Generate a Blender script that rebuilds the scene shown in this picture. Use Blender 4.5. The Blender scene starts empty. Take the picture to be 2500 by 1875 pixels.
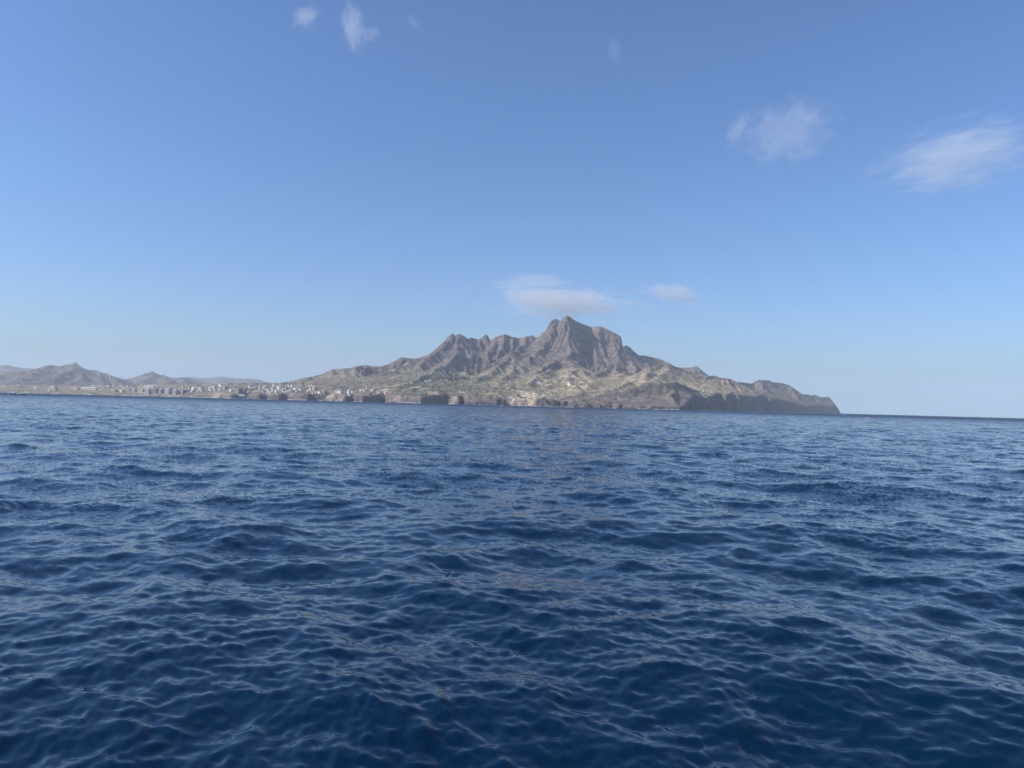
import bpy, math, random, time
import numpy as np
T0 = time.time()
random.seed(7)
rng = np.random.default_rng(11)
scene = bpy.context.scene
COL = scene.collection

# ------------------------------------------------------------ camera, sky, sun, exposure
CAM_H = 4.5
PITCH = math.radians(1.516)
ROLL = math.radians(1.466)
FPX = 1855.0                       # focal length, pixels of a 2500 wide frame
cam_data = bpy.data.cameras.new('camera')
cam_data.sensor_width = 36.0
cam_data.lens = FPX / 2500 * 36.0
cam_data.clip_start = 0.3
cam_data.clip_end = 90000
cam = bpy.data.objects.new('camera', cam_data)
COL.objects.link(cam)
_f = np.array([0, math.cos(PITCH), math.sin(PITCH)])
_r0 = np.array([1.0, 0, 0])
_u0 = np.array([0, -math.sin(PITCH), math.cos(PITCH)])
_r = math.cos(ROLL) * _r0 + math.sin(ROLL) * _u0
_u = -math.sin(ROLL) * _r0 + math.cos(ROLL) * _u0
from mathutils import Matrix
cam.matrix_world = Matrix(((_r[0], _u[0], -_f[0], 0), (_r[1], _u[1], -_f[1], 0), (_r[2], _u[2], -_f[2], CAM_H), (0, 0, 0, 1)))
scene.camera = cam

SUN_AZ, SUN_EL = -102.0, 35.0       # azimuth from the view axis (+Y), negative = left
world = bpy.data.worlds.new('World')
scene.world = world
world.use_nodes = True
wn, wl = world.node_tree.nodes, world.node_tree.links
wn.clear()
w_out = wn.new('ShaderNodeOutputWorld')
w_bg = wn.new('ShaderNodeBackground')
w_sky = wn.new('ShaderNodeTexSky')
w_sky.sky_type = 'NISHITA'
w_sky.sun_disc = False
w_sky.sun_elevation = math.radians(SUN_EL)
w_sky.sun_rotation = math.radians(SUN_AZ)
w_sky.altitude = 0
w_sky.air_density = 1.0
w_sky.dust_density = 1.1
w_sky.ozone_density = 4.0
w_tc = wn.new('ShaderNodeTexCoord')
w_sep = wn.new('ShaderNodeSeparateXYZ')
w_max = wn.new('ShaderNodeMath'); w_max.operation = 'MAXIMUM'; w_max.inputs[1].default_value = 0.055
w_com = wn.new('ShaderNodeCombineXYZ')
wl.new(w_tc.outputs['Generated'], w_sep.inputs[0])
wl.new(w_sep.outputs[0], w_com.inputs[0]); wl.new(w_sep.outputs[1], w_com.inputs[1])
wl.new(w_sep.outputs[2], w_max.inputs[0]); wl.new(w_max.outputs[0], w_com.inputs[2])
wl.new(w_com.outputs[0], w_sky.inputs['Vector'])
w_gain = wn.new('ShaderNodeVectorMath'); w_gain.operation = 'MULTIPLY'
w_gain.inputs[1].default_value = (0.83, 1.0, 1.25)
wl.new(w_sky.outputs[0], w_gain.inputs[0])
wl.new(w_gain.outputs[0], w_bg.inputs['Color'])
w_bg.inputs['Strength'].default_value = 0.13
wl.new(w_bg.outputs[0], w_out.inputs['Surface'])

sun_d = bpy.data.lights.new('sun', 'SUN')
sun_d.energy = 5.0
sun_d.angle = math.radians(0.5)
sun_d.color = (1.0, 0.90, 0.77)
sun = bpy.data.objects.new('sun', sun_d)
COL.objects.link(sun)
_a, _e = math.radians(SUN_AZ), math.radians(SUN_EL)
from mathutils import Vector
SUNV = Vector((math.sin(_a) * math.cos(_e), math.cos(_a) * math.cos(_e), math.sin(_e)))
sun.rotation_euler = SUNV.to_track_quat('Z', 'Y').to_euler()
sun.location = (-200, 100, 300)

scene.view_settings.view_transform = 'Standard'
scene.view_settings.look = 'None'
scene.view_settings.exposure = 0.0
scene.view_settings.gamma = 1.0
scene.view_settings.use_curve_mapping = False
scene.render.engine = 'CYCLES'
scene.cycles.volume_bounces = 1

def P(X, Y, D):
    """world point seen at pixel (X, Y) of the 2500 px frame at forward distance D"""
    d = _f + _r * ((X - 1250.0) / FPX) - _u * ((Y - 937.5) / FPX)
    d = d * (D / d[1])
    return np.array([d[0], d[1], d[2] + CAM_H])

# ------------------------------------------------------------ helpers
def tag(o, label=None, category=None, group=None, kind=None):
    if label: o['label'] = label
    if category: o['category'] = category
    if group: o['group'] = group
    if kind: o['kind'] = kind
    return o

def link(name, me, parent=None, loc=None, rz=0.0):
    o = bpy.data.objects.new(name, me)
    COL.objects.link(o)
    if parent is not None: o.parent = parent
    if loc is not None: o.location = loc
    if rz: o.rotation_euler = (0, 0, rz)
    return o

def np_mesh(name, verts, quads, mat=None, smooth=True):
    me = bpy.data.meshes.new(name)
    nv, nq = len(verts), len(quads)
    me.vertices.add(nv)
    me.vertices.foreach_set('co', np.ascontiguousarray(verts, dtype=np.float32).ravel())
    k = quads.shape[1]
    me.loops.add(nq * k)
    me.loops.foreach_set('vertex_index', np.ascontiguousarray(quads, dtype=np.int32).ravel())
    me.polygons.add(nq)
    me.polygons.foreach_set('loop_start', np.arange(0, nq * k, k, dtype=np.int32))
    me.polygons.foreach_set('loop_total', np.full(nq, k, dtype=np.int32))
    me.polygons.foreach_set('use_smooth', np.full(nq, smooth, dtype=bool))
    me.update(calc_edges=True)
    if mat: me.materials.append(mat)
    return me

def grid_quads(nr, nc):
    i = np.arange(nr - 1)[:, None] * nc + np.arange(nc - 1)[None, :]
    return np.stack([i, i + 1, i + nc + 1, i + nc], -1).reshape(-1, 4)

def vnoise(x, y, seed=0):
    """smooth 2-D gradient noise, about -1..1"""
    xi = np.floor(x).astype(np.int64); yi = np.floor(y).astype(np.int64)
    xf = x - xi; yf = y - yi
    def g(ix, iy, dx, dy):
        h = (ix * 374761393 + iy * 668265263 + seed * 2147483647 * 7 + seed * 974634777) & 0xffffffff
        h = ((h ^ (h >> 13)) * 1274126177) & 0xffffffff
        h = h ^ (h >> 16)
        a = (h & 0xffff) / 65535.0 * 2 * np.pi
        return np.cos(a) * dx + np.sin(a) * dy
    u = xf * xf * xf * (xf * (xf * 6 - 15) + 10); v = yf * yf * yf * (yf * (yf * 6 - 15) + 10)
    a = g(xi, yi, xf, yf); b = g(xi + 1, yi, xf - 1, yf)
    c = g(xi, yi + 1, xf, yf - 1); d = g(xi + 1, yi + 1, xf - 1, yf - 1)
    return 1.5 * ((a * (1 - u) + b * u) * (1 - v) + (c * (1 - u) + d * u) * v)

def fbm(x, y, octv=5, seed=0, gain=0.5):
    s = 0; a = 1.0; t = 0
    for o in range(octv):
        s = s + a * vnoise(x * 2 ** o + 17.3 * o, y * 2 ** o - 9.1 * o, seed + o); t += a; a *= gain
    return s / t

def ridged(x, y, octv=5, seed=0, gain=0.5):
    s = 0; a = 1.0; t = 0; w = 1.0
    for o in range(octv):
        n = 1 - np.abs(vnoise(x * 2 ** o + 5.7 * o, y * 2 ** o + 3.3 * o, seed + o)); n = n * n * w
        w = np.clip(n * 1.6, 0, 1); s = s + a * n; t += a; a *= gain
    return s / t

# ------------------------------------------------------------ sea
def ocean_tile(N, L, lmin, lmax, wind_dir, seed, spread=3.2, alpha=0.0081, lp=16.0):
    r = np.random.default_rng(seed)
    k1 = 2 * np.pi * np.fft.fftfreq(N, L / N)
    kx, ky = np.meshgrid(k1, k1)
    k = np.hypot(kx, ky); k[0, 0] = 1
    kp = 2 * np.pi / lp
    th = np.arctan2(ky, kx) - math.atan2(wind_dir[1], wind_dir[0])
    # directional spreading broadens towards short waves
    c = np.abs(np.cos(th / 2))
    s = np.clip(spread * (kp / k) ** 0.35, 1.7, 12)
    Dn = c ** (2 * s)
    tt = np.linspace(-np.pi, np.pi, 400)
    sv = np.linspace(0.9, 12, 60)
    nv = np.array([np.trapezoid(np.abs(np.cos(tt / 2)) ** (2 * q), tt) if hasattr(np, 'trapezoid') else np.trapz(np.abs(np.cos(tt / 2)) ** (2 * q), tt) for q in sv])
    Dn = Dn / np.interp(s, sv, nv)
    S = alpha / 2 * k ** -4 * np.exp(-1.25 * (kp / k) ** 2) * Dn
    lam = 2 * np.pi / k
    band = 1 / (1 + (lmin / lam) ** 8) / (1 + (lam / lmax) ** 8)
    S = S * band; S[0, 0] = 0
    dk = 2 * np.pi / L
    amp = np.sqrt(S * dk * dk / 2)
    h = amp * (r.normal(size=(N, N)) + 1j * r.normal(size=(N, N))) * N * N
    z = np.fft.ifft2(h).real * 1.414
    dx = np.fft.ifft2(-1j * kx / k * h).real * 1.414
    dy = np.fft.ifft2(-1j * ky / k * h).real * 1.414
    return z.astype(np.float32), dx.astype(np.float32), dy.astype(np.float32)

def sample(t, L, x, y):
    N = t.shape[0]
    u = (x / L * N) % N; v = (y / L * N) % N
    i = np.floor(u).astype(np.int32); j = np.floor(v).astype(np.int32)
    fu = (u - i).astype(np.float32); fv = (v - j).astype(np.float32)
    i %= N; j %= N; i1 = (i + 1) % N; j1 = (j + 1) % N
    return (t[j, i] * (1 - fu) + t[j, i1] * fu) * (1 - fv) + (t[j1, i] * (1 - fu) + t[j1, i1] * fu) * fv

R_EARTH = 6.371e6
def build_sea(mat):
    dth, dlr = 0.0019, 0.0060
    th = np.arange(-0.80, 0.80, dth)
    r = 4.2 * np.exp(np.arange(0, math.log(2600 / 4.2), dlr))
    R, TH = np.meshgrid(r, th, indexing='ij')
    x = R * np.sin(TH); y = R * np.cos(TH)
    wd = (-0.42, -0.9)
    bands = [(1024, 463.0, 17.0, 90.0, 0.0, 1), (1024, 191.0, 6.0, 17.0, 0.2, 5), (1024, 97.0, 2.6, 6.0, 0.45, 2), (1024, 23.3, 0.55, 2.6, -0.5, 3), (1024, 7.1, 0.13, 0.55, 0.8, 4)]
    z = np.zeros_like(x); ox = np.zeros_like(x); oy = np.zeros_like(x)
    spacing = R * 0.0060
    for (N, L, lo, hi, rot, sd) in bands:
        c, s = math.cos(rot), math.sin(rot)
        w = (wd[0] * c + wd[1] * s, -wd[0] * s + wd[1] * c)
        tz, tx, ty = ocean_tile(N, L, lo, hi, w, sd, lp=SEA_LP, alpha=SEA_A)
        xr, yr = x * c + y * s, -x * s + y * c
        fade = 1 / (1 + (1.4 * spacing / (lo * 1.5)) ** 3)
        a, b, d = sample(tz, L, xr, yr), sample(tx, L, xr, yr), sample(ty, L, xr, yr)
        g_ = {17.0: 1.7, 6.0: 1.4, 2.6: 1.3, 0.55: 1.5, 0.13: 2.7}[lo]; CHOP = {17.0: -1.0, 6.0: -0.9, 2.6: -0.7, 0.55: -0.4, 0.13: -0.25}[lo]
        a = a * g_; b = b * g_; d = d * g_
        z += fade * a; ox += CHOP * fade * (b * c - d * s); oy += CHOP * fade * (b * s + d * c)
    print('sea Hs', 4 * z[:600].std())
    end = np.clip((2600 - R) / 600, 0, 1)
    z *= end
    V = np.stack([x + ox * end, y + oy * end, z - R * R / (2 * R_EARTH)], -1).reshape(-1, 3)
    Q = grid_quads(len(r), len(th))
    n0 = len(V)
    # far ring out to and past the horizon, all round
    th2 = np.linspace(-np.pi, np.pi, 361); r2 = np.geomspace(r[-1] * 0.998, 12600, 40)
    R2, T2 = np.meshgrid(r2, th2, indexing='ij')
    V2 = np.stack([R2 * np.sin(T2), R2 * np.cos(T2), -R2 * R2 / (2 * R_EARTH) - 0.02], -1).reshape(-1, 3)
    Q2 = grid_quads(40, 361) + n0
    n1 = n0 + len(V2)
    r3 = np.geomspace(0.5, 2650, 60)
    R3, T3 = np.meshgrid(r3, th2, indexing='ij')
    V3 = np.stack([R3 * np.sin(T3), R3 * np.cos(T3), -R3 * R3 / (2 * R_EARTH) - 1.9 * np.clip((2650 - R3) / 400, 0, 1) - 0.03], -1).reshape(-1, 3)
    Q3 = grid_quads(60, 361) + n1
    me = np_mesh('sea', np.concatenate([V, V2, V3]), np.concatenate([Q, Q2, Q3])[:, ::-1], mat)
    o = link('sea', me)
    tag(o, 'deep blue choppy open sea filling the foreground', kind='structure')
    return o

SEA_LP, SEA_A, CHOP = 12.0, 0.0085, 0.62
def sea_material():
    m = bpy.data.materials.new('sea_water'); m.use_nodes = True
    n, l = m.node_tree.nodes, m.node_tree.links
    b = n['Principled BSDF']
    b.inputs['Base Color'].default_value = (0.0006, 0.015, 0.042, 1)
    b.inputs['Roughness'].default_value = 0.07
    b.inputs['IOR'].default_value = 1.33
    tc = n.new('ShaderNodeTexCoord')
    ln = n.new('ShaderNodeVectorMath'); ln.operation = 'LENGTH'; l.new(tc.outputs['Object'], ln.inputs[0])
    def ramp(x, a, b_, c, d, smooth=True):
        q = n.new('ShaderNodeMapRange'); q.interpolation_type = 'SMOOTHSTEP' if smooth else 'LINEAR'
        for i, v in zip((1, 2, 3, 4), (a, b_, c, d)): q.inputs[i].default_value = v
        l.new(x, q.inputs[0]); return q.outputs[0]
    # gusts: some patches carry more ripple than others
    n2 = n.new('ShaderNodeTexNoise'); n2.inputs['Scale'].default_value = 0.11; n2.inputs['Detail'].default_value = 3
    l.new(tc.outputs['Object'], n2.inputs['Vector'])
    gust = ramp(n2.outputs[0], 0.38, 0.62, 0.35, 1.0)
    total = None
    # ripples finer than the mesh, as slopes: (wavelength scale, amplitude by distance)
    for sc, amp in ((6.5, ramp(ln.outputs['Value'], 10, 60, 0.15, 1.4)), (1.5, ramp(ln.outputs['Value'], 15, 140, 0.0, 1.7)), (0.33, ramp(ln.outputs['Value'], 90, 700, 0.0, 1.8)), (0.06, ramp(ln.outputs['Value'], 500, 3000, 0.0, 1.3))):
        mp = n.new('ShaderNodeMapping'); mp.inputs['Scale'].default_value = (0.72, 1.2, 1); mp.inputs['Rotation'].default_value = (0, 0, 0.2 + sc % 0.37)
        l.new(tc.outputs['Object'], mp.inputs[0])
        t = n.new('ShaderNodeTexNoise'); t.inputs['Scale'].default_value = sc; t.inputs['Detail'].default_value = 3; t.inputs['Roughness'].default_value = 0.6
        l.new(mp.outputs[0], t.inputs['Vector'])
        sb = n.new('ShaderNodeVectorMath'); sb.operation = 'SUBTRACT'; sb.inputs[1].default_value = (0.5, 0.5, 0.5); l.new(t.outputs['Color'], sb.inputs[0])
        ml = n.new('ShaderNodeVectorMath'); ml.operation = 'SCALE'; l.new(sb.outputs[0], ml.inputs[0]); l.new(amp, ml.inputs['Scale'])
        if total is None: total = ml.outputs[0]
        else:
            ad = n.new('ShaderNodeVectorMath'); ad.operation = 'ADD'; l.new(total, ad.inputs[0]); l.new(ml.outputs[0], ad.inputs[1]); total = ad.outputs[0]
    g = n.new('ShaderNodeVectorMath'); g.operation = 'SCALE'; l.new(total, g.inputs[0]); l.new(gust, g.inputs['Scale'])
    fl = n.new('ShaderNodeVectorMath'); fl.operation = 'MULTIPLY'; fl.inputs[1].default_value = (1, 1, 0); l.new(g.outputs[0], fl.inputs[0])
    geo = n.new('ShaderNodeNewGeometry')
    ad = n.new('ShaderNodeVectorMath'); ad.operation = 'ADD'; l.new(geo.outputs['Normal'], ad.inputs[0]); l.new(fl.outputs[0], ad.inputs[1])
    nm = n.new('ShaderNodeVectorMath'); nm.operation = 'NORMALIZE'; l.new(ad.outputs[0], nm.inputs[0])
    l.new(nm.outputs[0], b.inputs['Normal'])
    l.new(ramp(ln.outputs['Value'], 20, 1600, 0.012, 0.45), b.inputs['Roughness'])
    return m

M_SEA = sea_material()
build_sea(M_SEA)
print('sea done', time.time() - T0)

# ------------------------------------------------------------ air
HAZE_TOP = 560.0
hz = bpy.data.materials.new('haze'); hz.use_nodes = True
hn, hl = hz.node_tree.nodes, hz.node_tree.links
hn.clear()
ho = hn.new('ShaderNodeOutputMaterial'); hv = hn.new('ShaderNodeVolumePrincipled')
hv.inputs['Color'].default_value = (0.80, 0.90, 1.0, 1)
hv.inputs['Density'].default_value = 6.8e-5
hv.inputs['Anisotropy'].default_value = 0.0
hl.new(hv.outputs[0], ho.inputs['Volume'])
def haze_box():
    x0, x1, y0, y1, z0, z1 = -13000, 13000, -13000, 13000, -40, HAZE_TOP
    v = np.array([(x, y, z) for z in (z0, z1) for y in (y0, y1) for x in (x0, x1)], float)
    q = np.array([(0, 2, 3, 1), (4, 5, 7, 6), (0, 1, 5, 4), (2, 6, 7, 3), (0, 4, 6, 2), (1, 3, 7, 5)])
    o = link('haze', np_mesh('haze', v, q, hz, False))
    tag(o, 'thin pale sea haze over the whole bay', kind='stuff')
haze_box()
ERODE = 6
# ------------------------------------------------------------ the island's relief
GX0, GX1, GY0, GY1, GDX, GDY = -2950.0, 2800.0, 2340.0, 5900.0, 6.6, 7.6
gx = np.arange(GX0, GX1, GDX); gy = np.arange(GY0, GY1, GDY)
GX, GY = np.meshgrid(gx, gy)

# crest lines: (X, Y, distance) in the photograph; slope near the crest, height of the ground it falls to
SKY = [
 (675,935.5,3300),(700,934.5,3400),(737,925,3500),(782,914.7,3600),(814,900.5,3700),(834,900,3700),(854,898.7,3750),(874,893,3800),(894,891,3850),(909,893.8,3850),
 (928.8,894.8,3850),(948.6,889,3900),(963.6,881.8,3950),(978.5,872.4,4000),(998,874.4,4000),(1013,875.6,4000),(1033,870.6,4000),(1048,864.4,4000),
 (1063,853,4020),(1078,839.6,4050),(1093,822,4090),(1105.8,813.0,4100),(1110,819.9,4110),(1120,814.4,4110),(1130,818.7,4120),(1142.6,827.5,4150),
 (1150,824,4200),(1170,829,4220),(1178,822,4230),(1187,815.8,4230),(1191.5,820,4230),(1196.5,831.5,4220),(1212,822,4200),(1232,815.6,4180),(1249.5,822,4200),(1267,826,4220),(1284,821,4220),
 (1297,820,4220),(1300,813.0,4220),(1303,822,4220),(1309,824,4220),(1317,821,4220),(1324,811,4210),(1333,808.5,4210),(1336.5,797,4210),(1346.5,782,4220),(1356,777.6,4240),
 (1369,783.5,4230),(1375,775,4210),(1384,770.0,4200),(1392,773.6,4230),(1401,781,4280),(1413.6,787,4340),(1428.5,793.5,4400),(1446,799,4430),(1453,797,4400),
 (1466,796.6,4350),(1480.7,802.4,4340),(1498,811.5,4320),(1510.5,817.5,4300),(1517.6,823.8,4290)]
SKY2 = [(1517,850,4340),(1520.5,847,4380),(1528,842.6,4400),(1538,848,4450),(1548,858,4500),(1560,868,4560),(1572.7,867.5,4600),(1592.6,872,4650),(1612.5,877,4650),(1632,885.5,4620),(1648.5,895.5,4600),
 (1667,898,4600),(1682,897,4550),(1700,906,4450),(1724,917.6,4400),(1746.4,917,4450),(1756.4,921.6,4500),(1783.7,925,4600),(1796,931.5,4700),(1818.5,934.5,4850),(1836,936.5,5000),
 (1843.4,930.8,5050),(1851,927.2,5080),(1875.7,928.0,5120),(1885.7,933,5150),(1908,935,5200),(1928,940.7,5220),(1945,953,5250),(1957.8,962,5280),(1972.7,963,5320),(1982.6,966,5350),
 (1988,962.6,5360),(1995,966.8,5370),(2005,969.8,5380),(2022.4,968.6,5400),(2030,975.5,5400),(2038.6,986.7,5400),(2047,999,5400),(2051,1006,5400)]
BACK = [(1672,905,5400),(1684,898,5400),(1699,893.6,5400),(1709,902,5400),(1719,912,5400),(1735,930,5400)]
RIDGES = [
 # (points, slope, floor height, width of the rounded top)
 (SKY[:17], 0.50, 30, 12), (SKY[16:], 1.5, 110, 0), (SKY2[:16], 1.05, 60, 0), (SKY2[15:], 1.0, 20, 0), (BACK, 0.9, 20, 10),
 # summit buttress and its long spur
 ([(1384,771,4200),(1391,795,4150),(1387.5,826,4070),(1396,847,3990),(1398,853,3950),(1388,861,3860),(1377,868,3760),(1346,887,3560),(1321.5,899,3420),(1297,915.5,3240),(1278,933,3060),(1262,948,2900)], 1.5, 90, 0),
 ([(1377,868,3760),(1385,882,3650),(1405,898,3450),(1412,902,3380),(1430,914,3250),(1446,928,3100)], 0.55, 60, 10),
 # twin summit buttresses
 ([(1356,778,4240),(1350,800,4170),(1340,830,4080),(1322,848,3980),(1300,862,3850),(1285,880,3700)], 1.1, 110, 4),
 ([(1466,797,4350),(1460,815,4290),(1462,838,4210),(1473,862,4120),(1480,880,4020),(1487,893,3880),(1470,906,3650),(1458,912,3500),(1440,925,3300)], 1.15, 90, 8),
 ([(1498,811.5,4320),(1502,830,4260),(1500,850,4180),(1508,870,4090),(1507,890,3950),(1500,905,3750)], 1.2, 90, 8),
 ([(1514,822,4290),(1514,840,4260),(1516,858,4200),(1522,880,4080),(1518,898,3900)], 1.4, 90, 6),
 ([(1528,843,4400),(1534.5,862,4280),(1541,880,4130),(1552,898,3960),(1548,915,3750),(1530,928,3500)], 0.9, 70, 6),
 # left rock: twin domes, horn, fluted wall
 ([(1120.7,814.6,4110),(1116,832,4040),(1109,855,3930),(1107,878,3720),(1084,893,3540),(1058,908,3330),(1040,914.8,3180),(1005,930,2960),(970,946,2760)], 0.85, 45, 5),
 ([(1105.8,813.3,4100),(1092,832,4020),(1075,850,3920),(1052,872,3800),(1020,892,3650)], 0.9, 60, 5),
 ([(1142,827,4150),(1147,845,4060),(1150,862,3970),(1140,885,3800)], 1.1, 80, 4),
 ([(1170,829,4220),(1176,848,4120),(1166,868,4000),(1160,890,3820),(1135,905,3600)], 1.0, 80, 4),
 ([(1212,822,4200),(1206,840,4110),(1192,862,4000),(1188,884,3830)], 1.25, 90, 3),
 ([(1233,816,4180),(1229,835,4110),(1226,855,4020),(1214,878,3860)], 1.25, 90, 3),
 ([(1249.5,822,4200),(1251,840,4120),(1246,860,4000),(1242,876,3850)], 1.25, 90, 3),
 ([(1284,821,4220),(1275,842,4110),(1262,858,3960),(1249.6,872.7,3740),(1224,885,3560),(1203,902.6,3360),(1170,922,3120),(1140,940,2920),(1108,955,2760)], 0.7, 50, 6),
 ([(1249.6,872.7,3740),(1256,890,3560),(1250,910,3330),(1225,925,3120),(1205,938,2950)], 0.6, 50, 8),
 ([(1310,862,3900),(1290,885,3640),(1268,900,3450)], 0.7, 80, 8),
 # hills with the painted emblems
 ([(1345,903,3350),(1330,910,3180),(1317.5,915.5,3080),(1305,925,2960),(1290,936,2850)], 0.62, 40, 6),
 ([(1317.5,915.5,3080),(1333,921,3020),(1348.7,929.5,2940)], 0.62, 40, 5),
 ([(1412,901,3400),(1400,906,3300),(1388,911.5,3180),(1372,920,3080),(1354,931.7,2960),(1328,946.7,2800)], 0.60, 38, 5),
 ([(1388,911.5,3180),(1403,918,3120),(1419,926,3020),(1439.5,945,2840)], 0.60, 38, 6),
 ([(1388,915,3150),(1386,931,2960),(1398,942,2840),(1411,954,2740)], 0.58, 32, 12),
 # ridges of the right-hand valley
 ([(1632,885.5,4620),(1633,889,4200),(1633,891,3700),(1611,891.5,3640),(1578.5,902,3480),(1561,913.5,3330),(1547,926,3160),(1535,931,3040),(1512.7,941,2900),(1490,949,2800),(1465,957,2740)], 0.62, 50, 5),
 ([(1633,891,3640),(1634,905,3420),(1607.6,918.6,3220),(1588.6,930,3040),(1570,938,2900)], 0.6, 60, 5),
 ([(1635,892,3640),(1652,914,3450),(1677,938,3250),(1702,952.5,3130),(1716,957,3100)], 0.7, 60, 4),
 ([(1667,899,4500),(1672,915,4100),(1690,935,3700),(1708,950,3350)], 0.55, 70, 6),
 ([(1587,905,3350),(1570,920,3130)], 0.6, 70, 5),
 ([(1440,958,2850),(1480,938,3150),(1500,925,3400),(1520,912,3700)], 0.5, 70, 12),
 # big sea cliff hill
 ([(1649,934.4,2840),(1630,934.6,2810),(1614,935,2790),(1588.6,934,2780),(1563,940,2750),(1538,947.7,2720),(1512.6,956,2700),(1461,960,2680),(1428.5,968.8,2650),(1395,979,2620),(1361,987,2580)], 1.25, 6, 14),
 ([(1649,934.4,2840),(1641,952,2740),(1639,968,2660),(1652,985,2580)], 1.6, 4, 5),
 ([(1649,934.4,2840),(1668,941,2930),(1686,948,3010),(1702,953,3090)], 0.9, 30, 4),
 # right headlands
 ([(1783,925,4550),(1770,923.5,4200),(1759.5,923.7,3950),(1740,927,3850),(1728,932.5,3720),(1709,945,3500),(1704,951,3300)], 0.6, 40, 5),
 ([(1759.5,924,3950),(1765,940,3800),(1775,958,3650),(1790,966,3600)], 0.9, 25, 6),
 ([(1783,926,4450),(1800,945,4200),(1823,962,4000),(1845,968,4050)], 0.85, 20, 8),
 ([(1851,928,5080),(1865,948,4750),(1885,968,4500),(1910,983,4400)], 0.8, 15, 8),
 ([(1928,941,5220),(1940,965,4950),(1950,990,4800)], 0.95, 10, 6),
 # left hills in front of the long shoulder
 ([(1033,871.5,3980),(1020,877,3900),(993.7,887,3760),(961,901.5,3600),(920,914.5,3440),(888,923,3320),(840,927,3200),(800,934,3080)], 0.45, 35, 10),
 ([(894,891.5,3850),(890,905,3700),(880,915,3550)], 0.5, 50, 6), ([(834,900.5,3700),(842,912,3560),(852,920,3430)], 0.5, 45, 6),
 ([(978,873,3990),(985,884,3870)], 0.5, 60, 6), ([(874,893.5,3800),(866,906,3640),(868,917,3500)], 0.5, 45, 6), ([(814,901,3700),(806,913,3540),(815,922,3400)], 0.45, 45, 6),
 ([(1075,900,3500),(1060,925,3180),(1040,940,2950)], 0.5, 45, 8),
 # low coastal rises
 ([(1262,948,2900),(1245,941,2850),(1230.6,939,2800),(1212,944,2760),(1196.7,952.8,2700),(1175,957,2640)], 0.5, 26, 10),
 ([(1230.6,939,2800),(1255,953,2740),(1275,964,2680)], 0.5, 22, 6),
 ([(1135,965,2620),(1150,960,2600),(1162.8,958,2590),(1185,961,2600),(1203,965,2610)], 0.6, 14, 10),
 ([(1108,955,2760),(1085,958,2720),(1060,962,2680)], 0.4, 26, 12),
]
# shoreline: (X, distance)
SHORE = [(-160,2950),(0,2900),(200,2840),(340,2800),(470,2770),(545,2690),(566,2650),(603,2690),(628,2640),(652,2670),(660,2620),(680,2600),(698,2630),(735,2540),(752,2520),(764,2560),
 (800,2560),(846,2500),(856,2590),(884,2440),(938,2620),(945,2530),(985,2520),(1030,2430),(1034,2445),(1094,2620),(1098,2520),(1122,2450),(1127,2570),(1136,2450),(1180,2440),(1215,2460),(1228,2500),
 (1250,2520),(1262,2490),(1290,2500),(1300,2450),(1360,2440),(1440,2440),(1500,2430),(1560,2420),(1640,2420),(1664,2440),(1674,2620),(1700,2850),(1740,3080),(1760,3240),(1772,3180),(1790,3420),(1805,3380),(1850,3700),
 (1870,3880),(1885,3860),(1926,4250),(1945,4400),(1990,4900),(2035,5230),(2056,5420),(2062,6200)]
shore = np.array([P(X, 985, D)[:2] for X, D in SHORE])
def shore_az(p): return p[:, 0] / p[:, 1]
_sa = shore_az(shore)

def seg_field(pts, X, Y, slope, floor, top, low=None):
    """heights of ground falling away from one crest line"""
    out = np.full(X.shape, -1e3)
    pts = [P(*p) for p in pts]
    for a, b in zip(pts[:-1], pts[1:]):
        d = b[:2] - a[:2]; L2 = d @ d
        reach = 1400
        m = (X > min(a[0], b[0]) - reach) & (X < max(a[0], b[0]) + reach) & (Y > min(a[1], b[1]) - reach) & (Y < max(a[1], b[1]) + reach)
        if not m.any(): continue
        xs, ys = X[m], Y[m]
        t = np.clip(((xs - a[0]) * d[0] + (ys - a[1]) * d[1]) / max(L2, 1e-6), 0, 1)
        dist = np.hypot(xs - a[0] - t * d[0], ys - a[1] - t * d[1])
        hr = a[2] + t * (b[2] - a[2])
        fl_ = floor if low is None else np.minimum(floor, low[m])
        rise = np.maximum(hr - fl_, 4)
        dd = np.sqrt(dist * dist + top * top) - top
        h = fl_ + rise * np.exp(-slope * dd / rise) - 0.02 * dd
        out[m] = np.maximum(out[m], h)
    return out

def smax(a, b, k):
    h = np.clip(0.5 + 0.5 * (a - b) / k, 0, 1)
    return b + (a - b) * h + k * h * (1 - h)

# crest lines are traced through slightly wandering ground, so slopes are not ruled surfaces
wx = GX + 26 * fbm(GX / 190, GY / 190, 4, 3) ; wy = GY + 26 * fbm(GX / 190, GY / 190, 4, 23)
skydist = np.full(GX.shape, 1e6)
for ln_ in (SKY, SKY2, BACK):
    q = np.array([P(*p) for p in ln_])
    for a, b in zip(q[:-1], q[1:]):
        d = b[:2] - a[:2]
        t = np.clip(((GX - a[0]) * d[0] + (GY - a[1]) * d[1]) / (d @ d), 0, 1)
        skydist = np.minimum(skydist, np.hypot(GX - a[0] - t * d[0], GY - a[1] - t * d[1]))
wgt = np.clip(skydist / 120, 0, 1)
WX = GX + (wx - GX) * wgt; WY = GY + (wy - GY) * wgt

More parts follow.
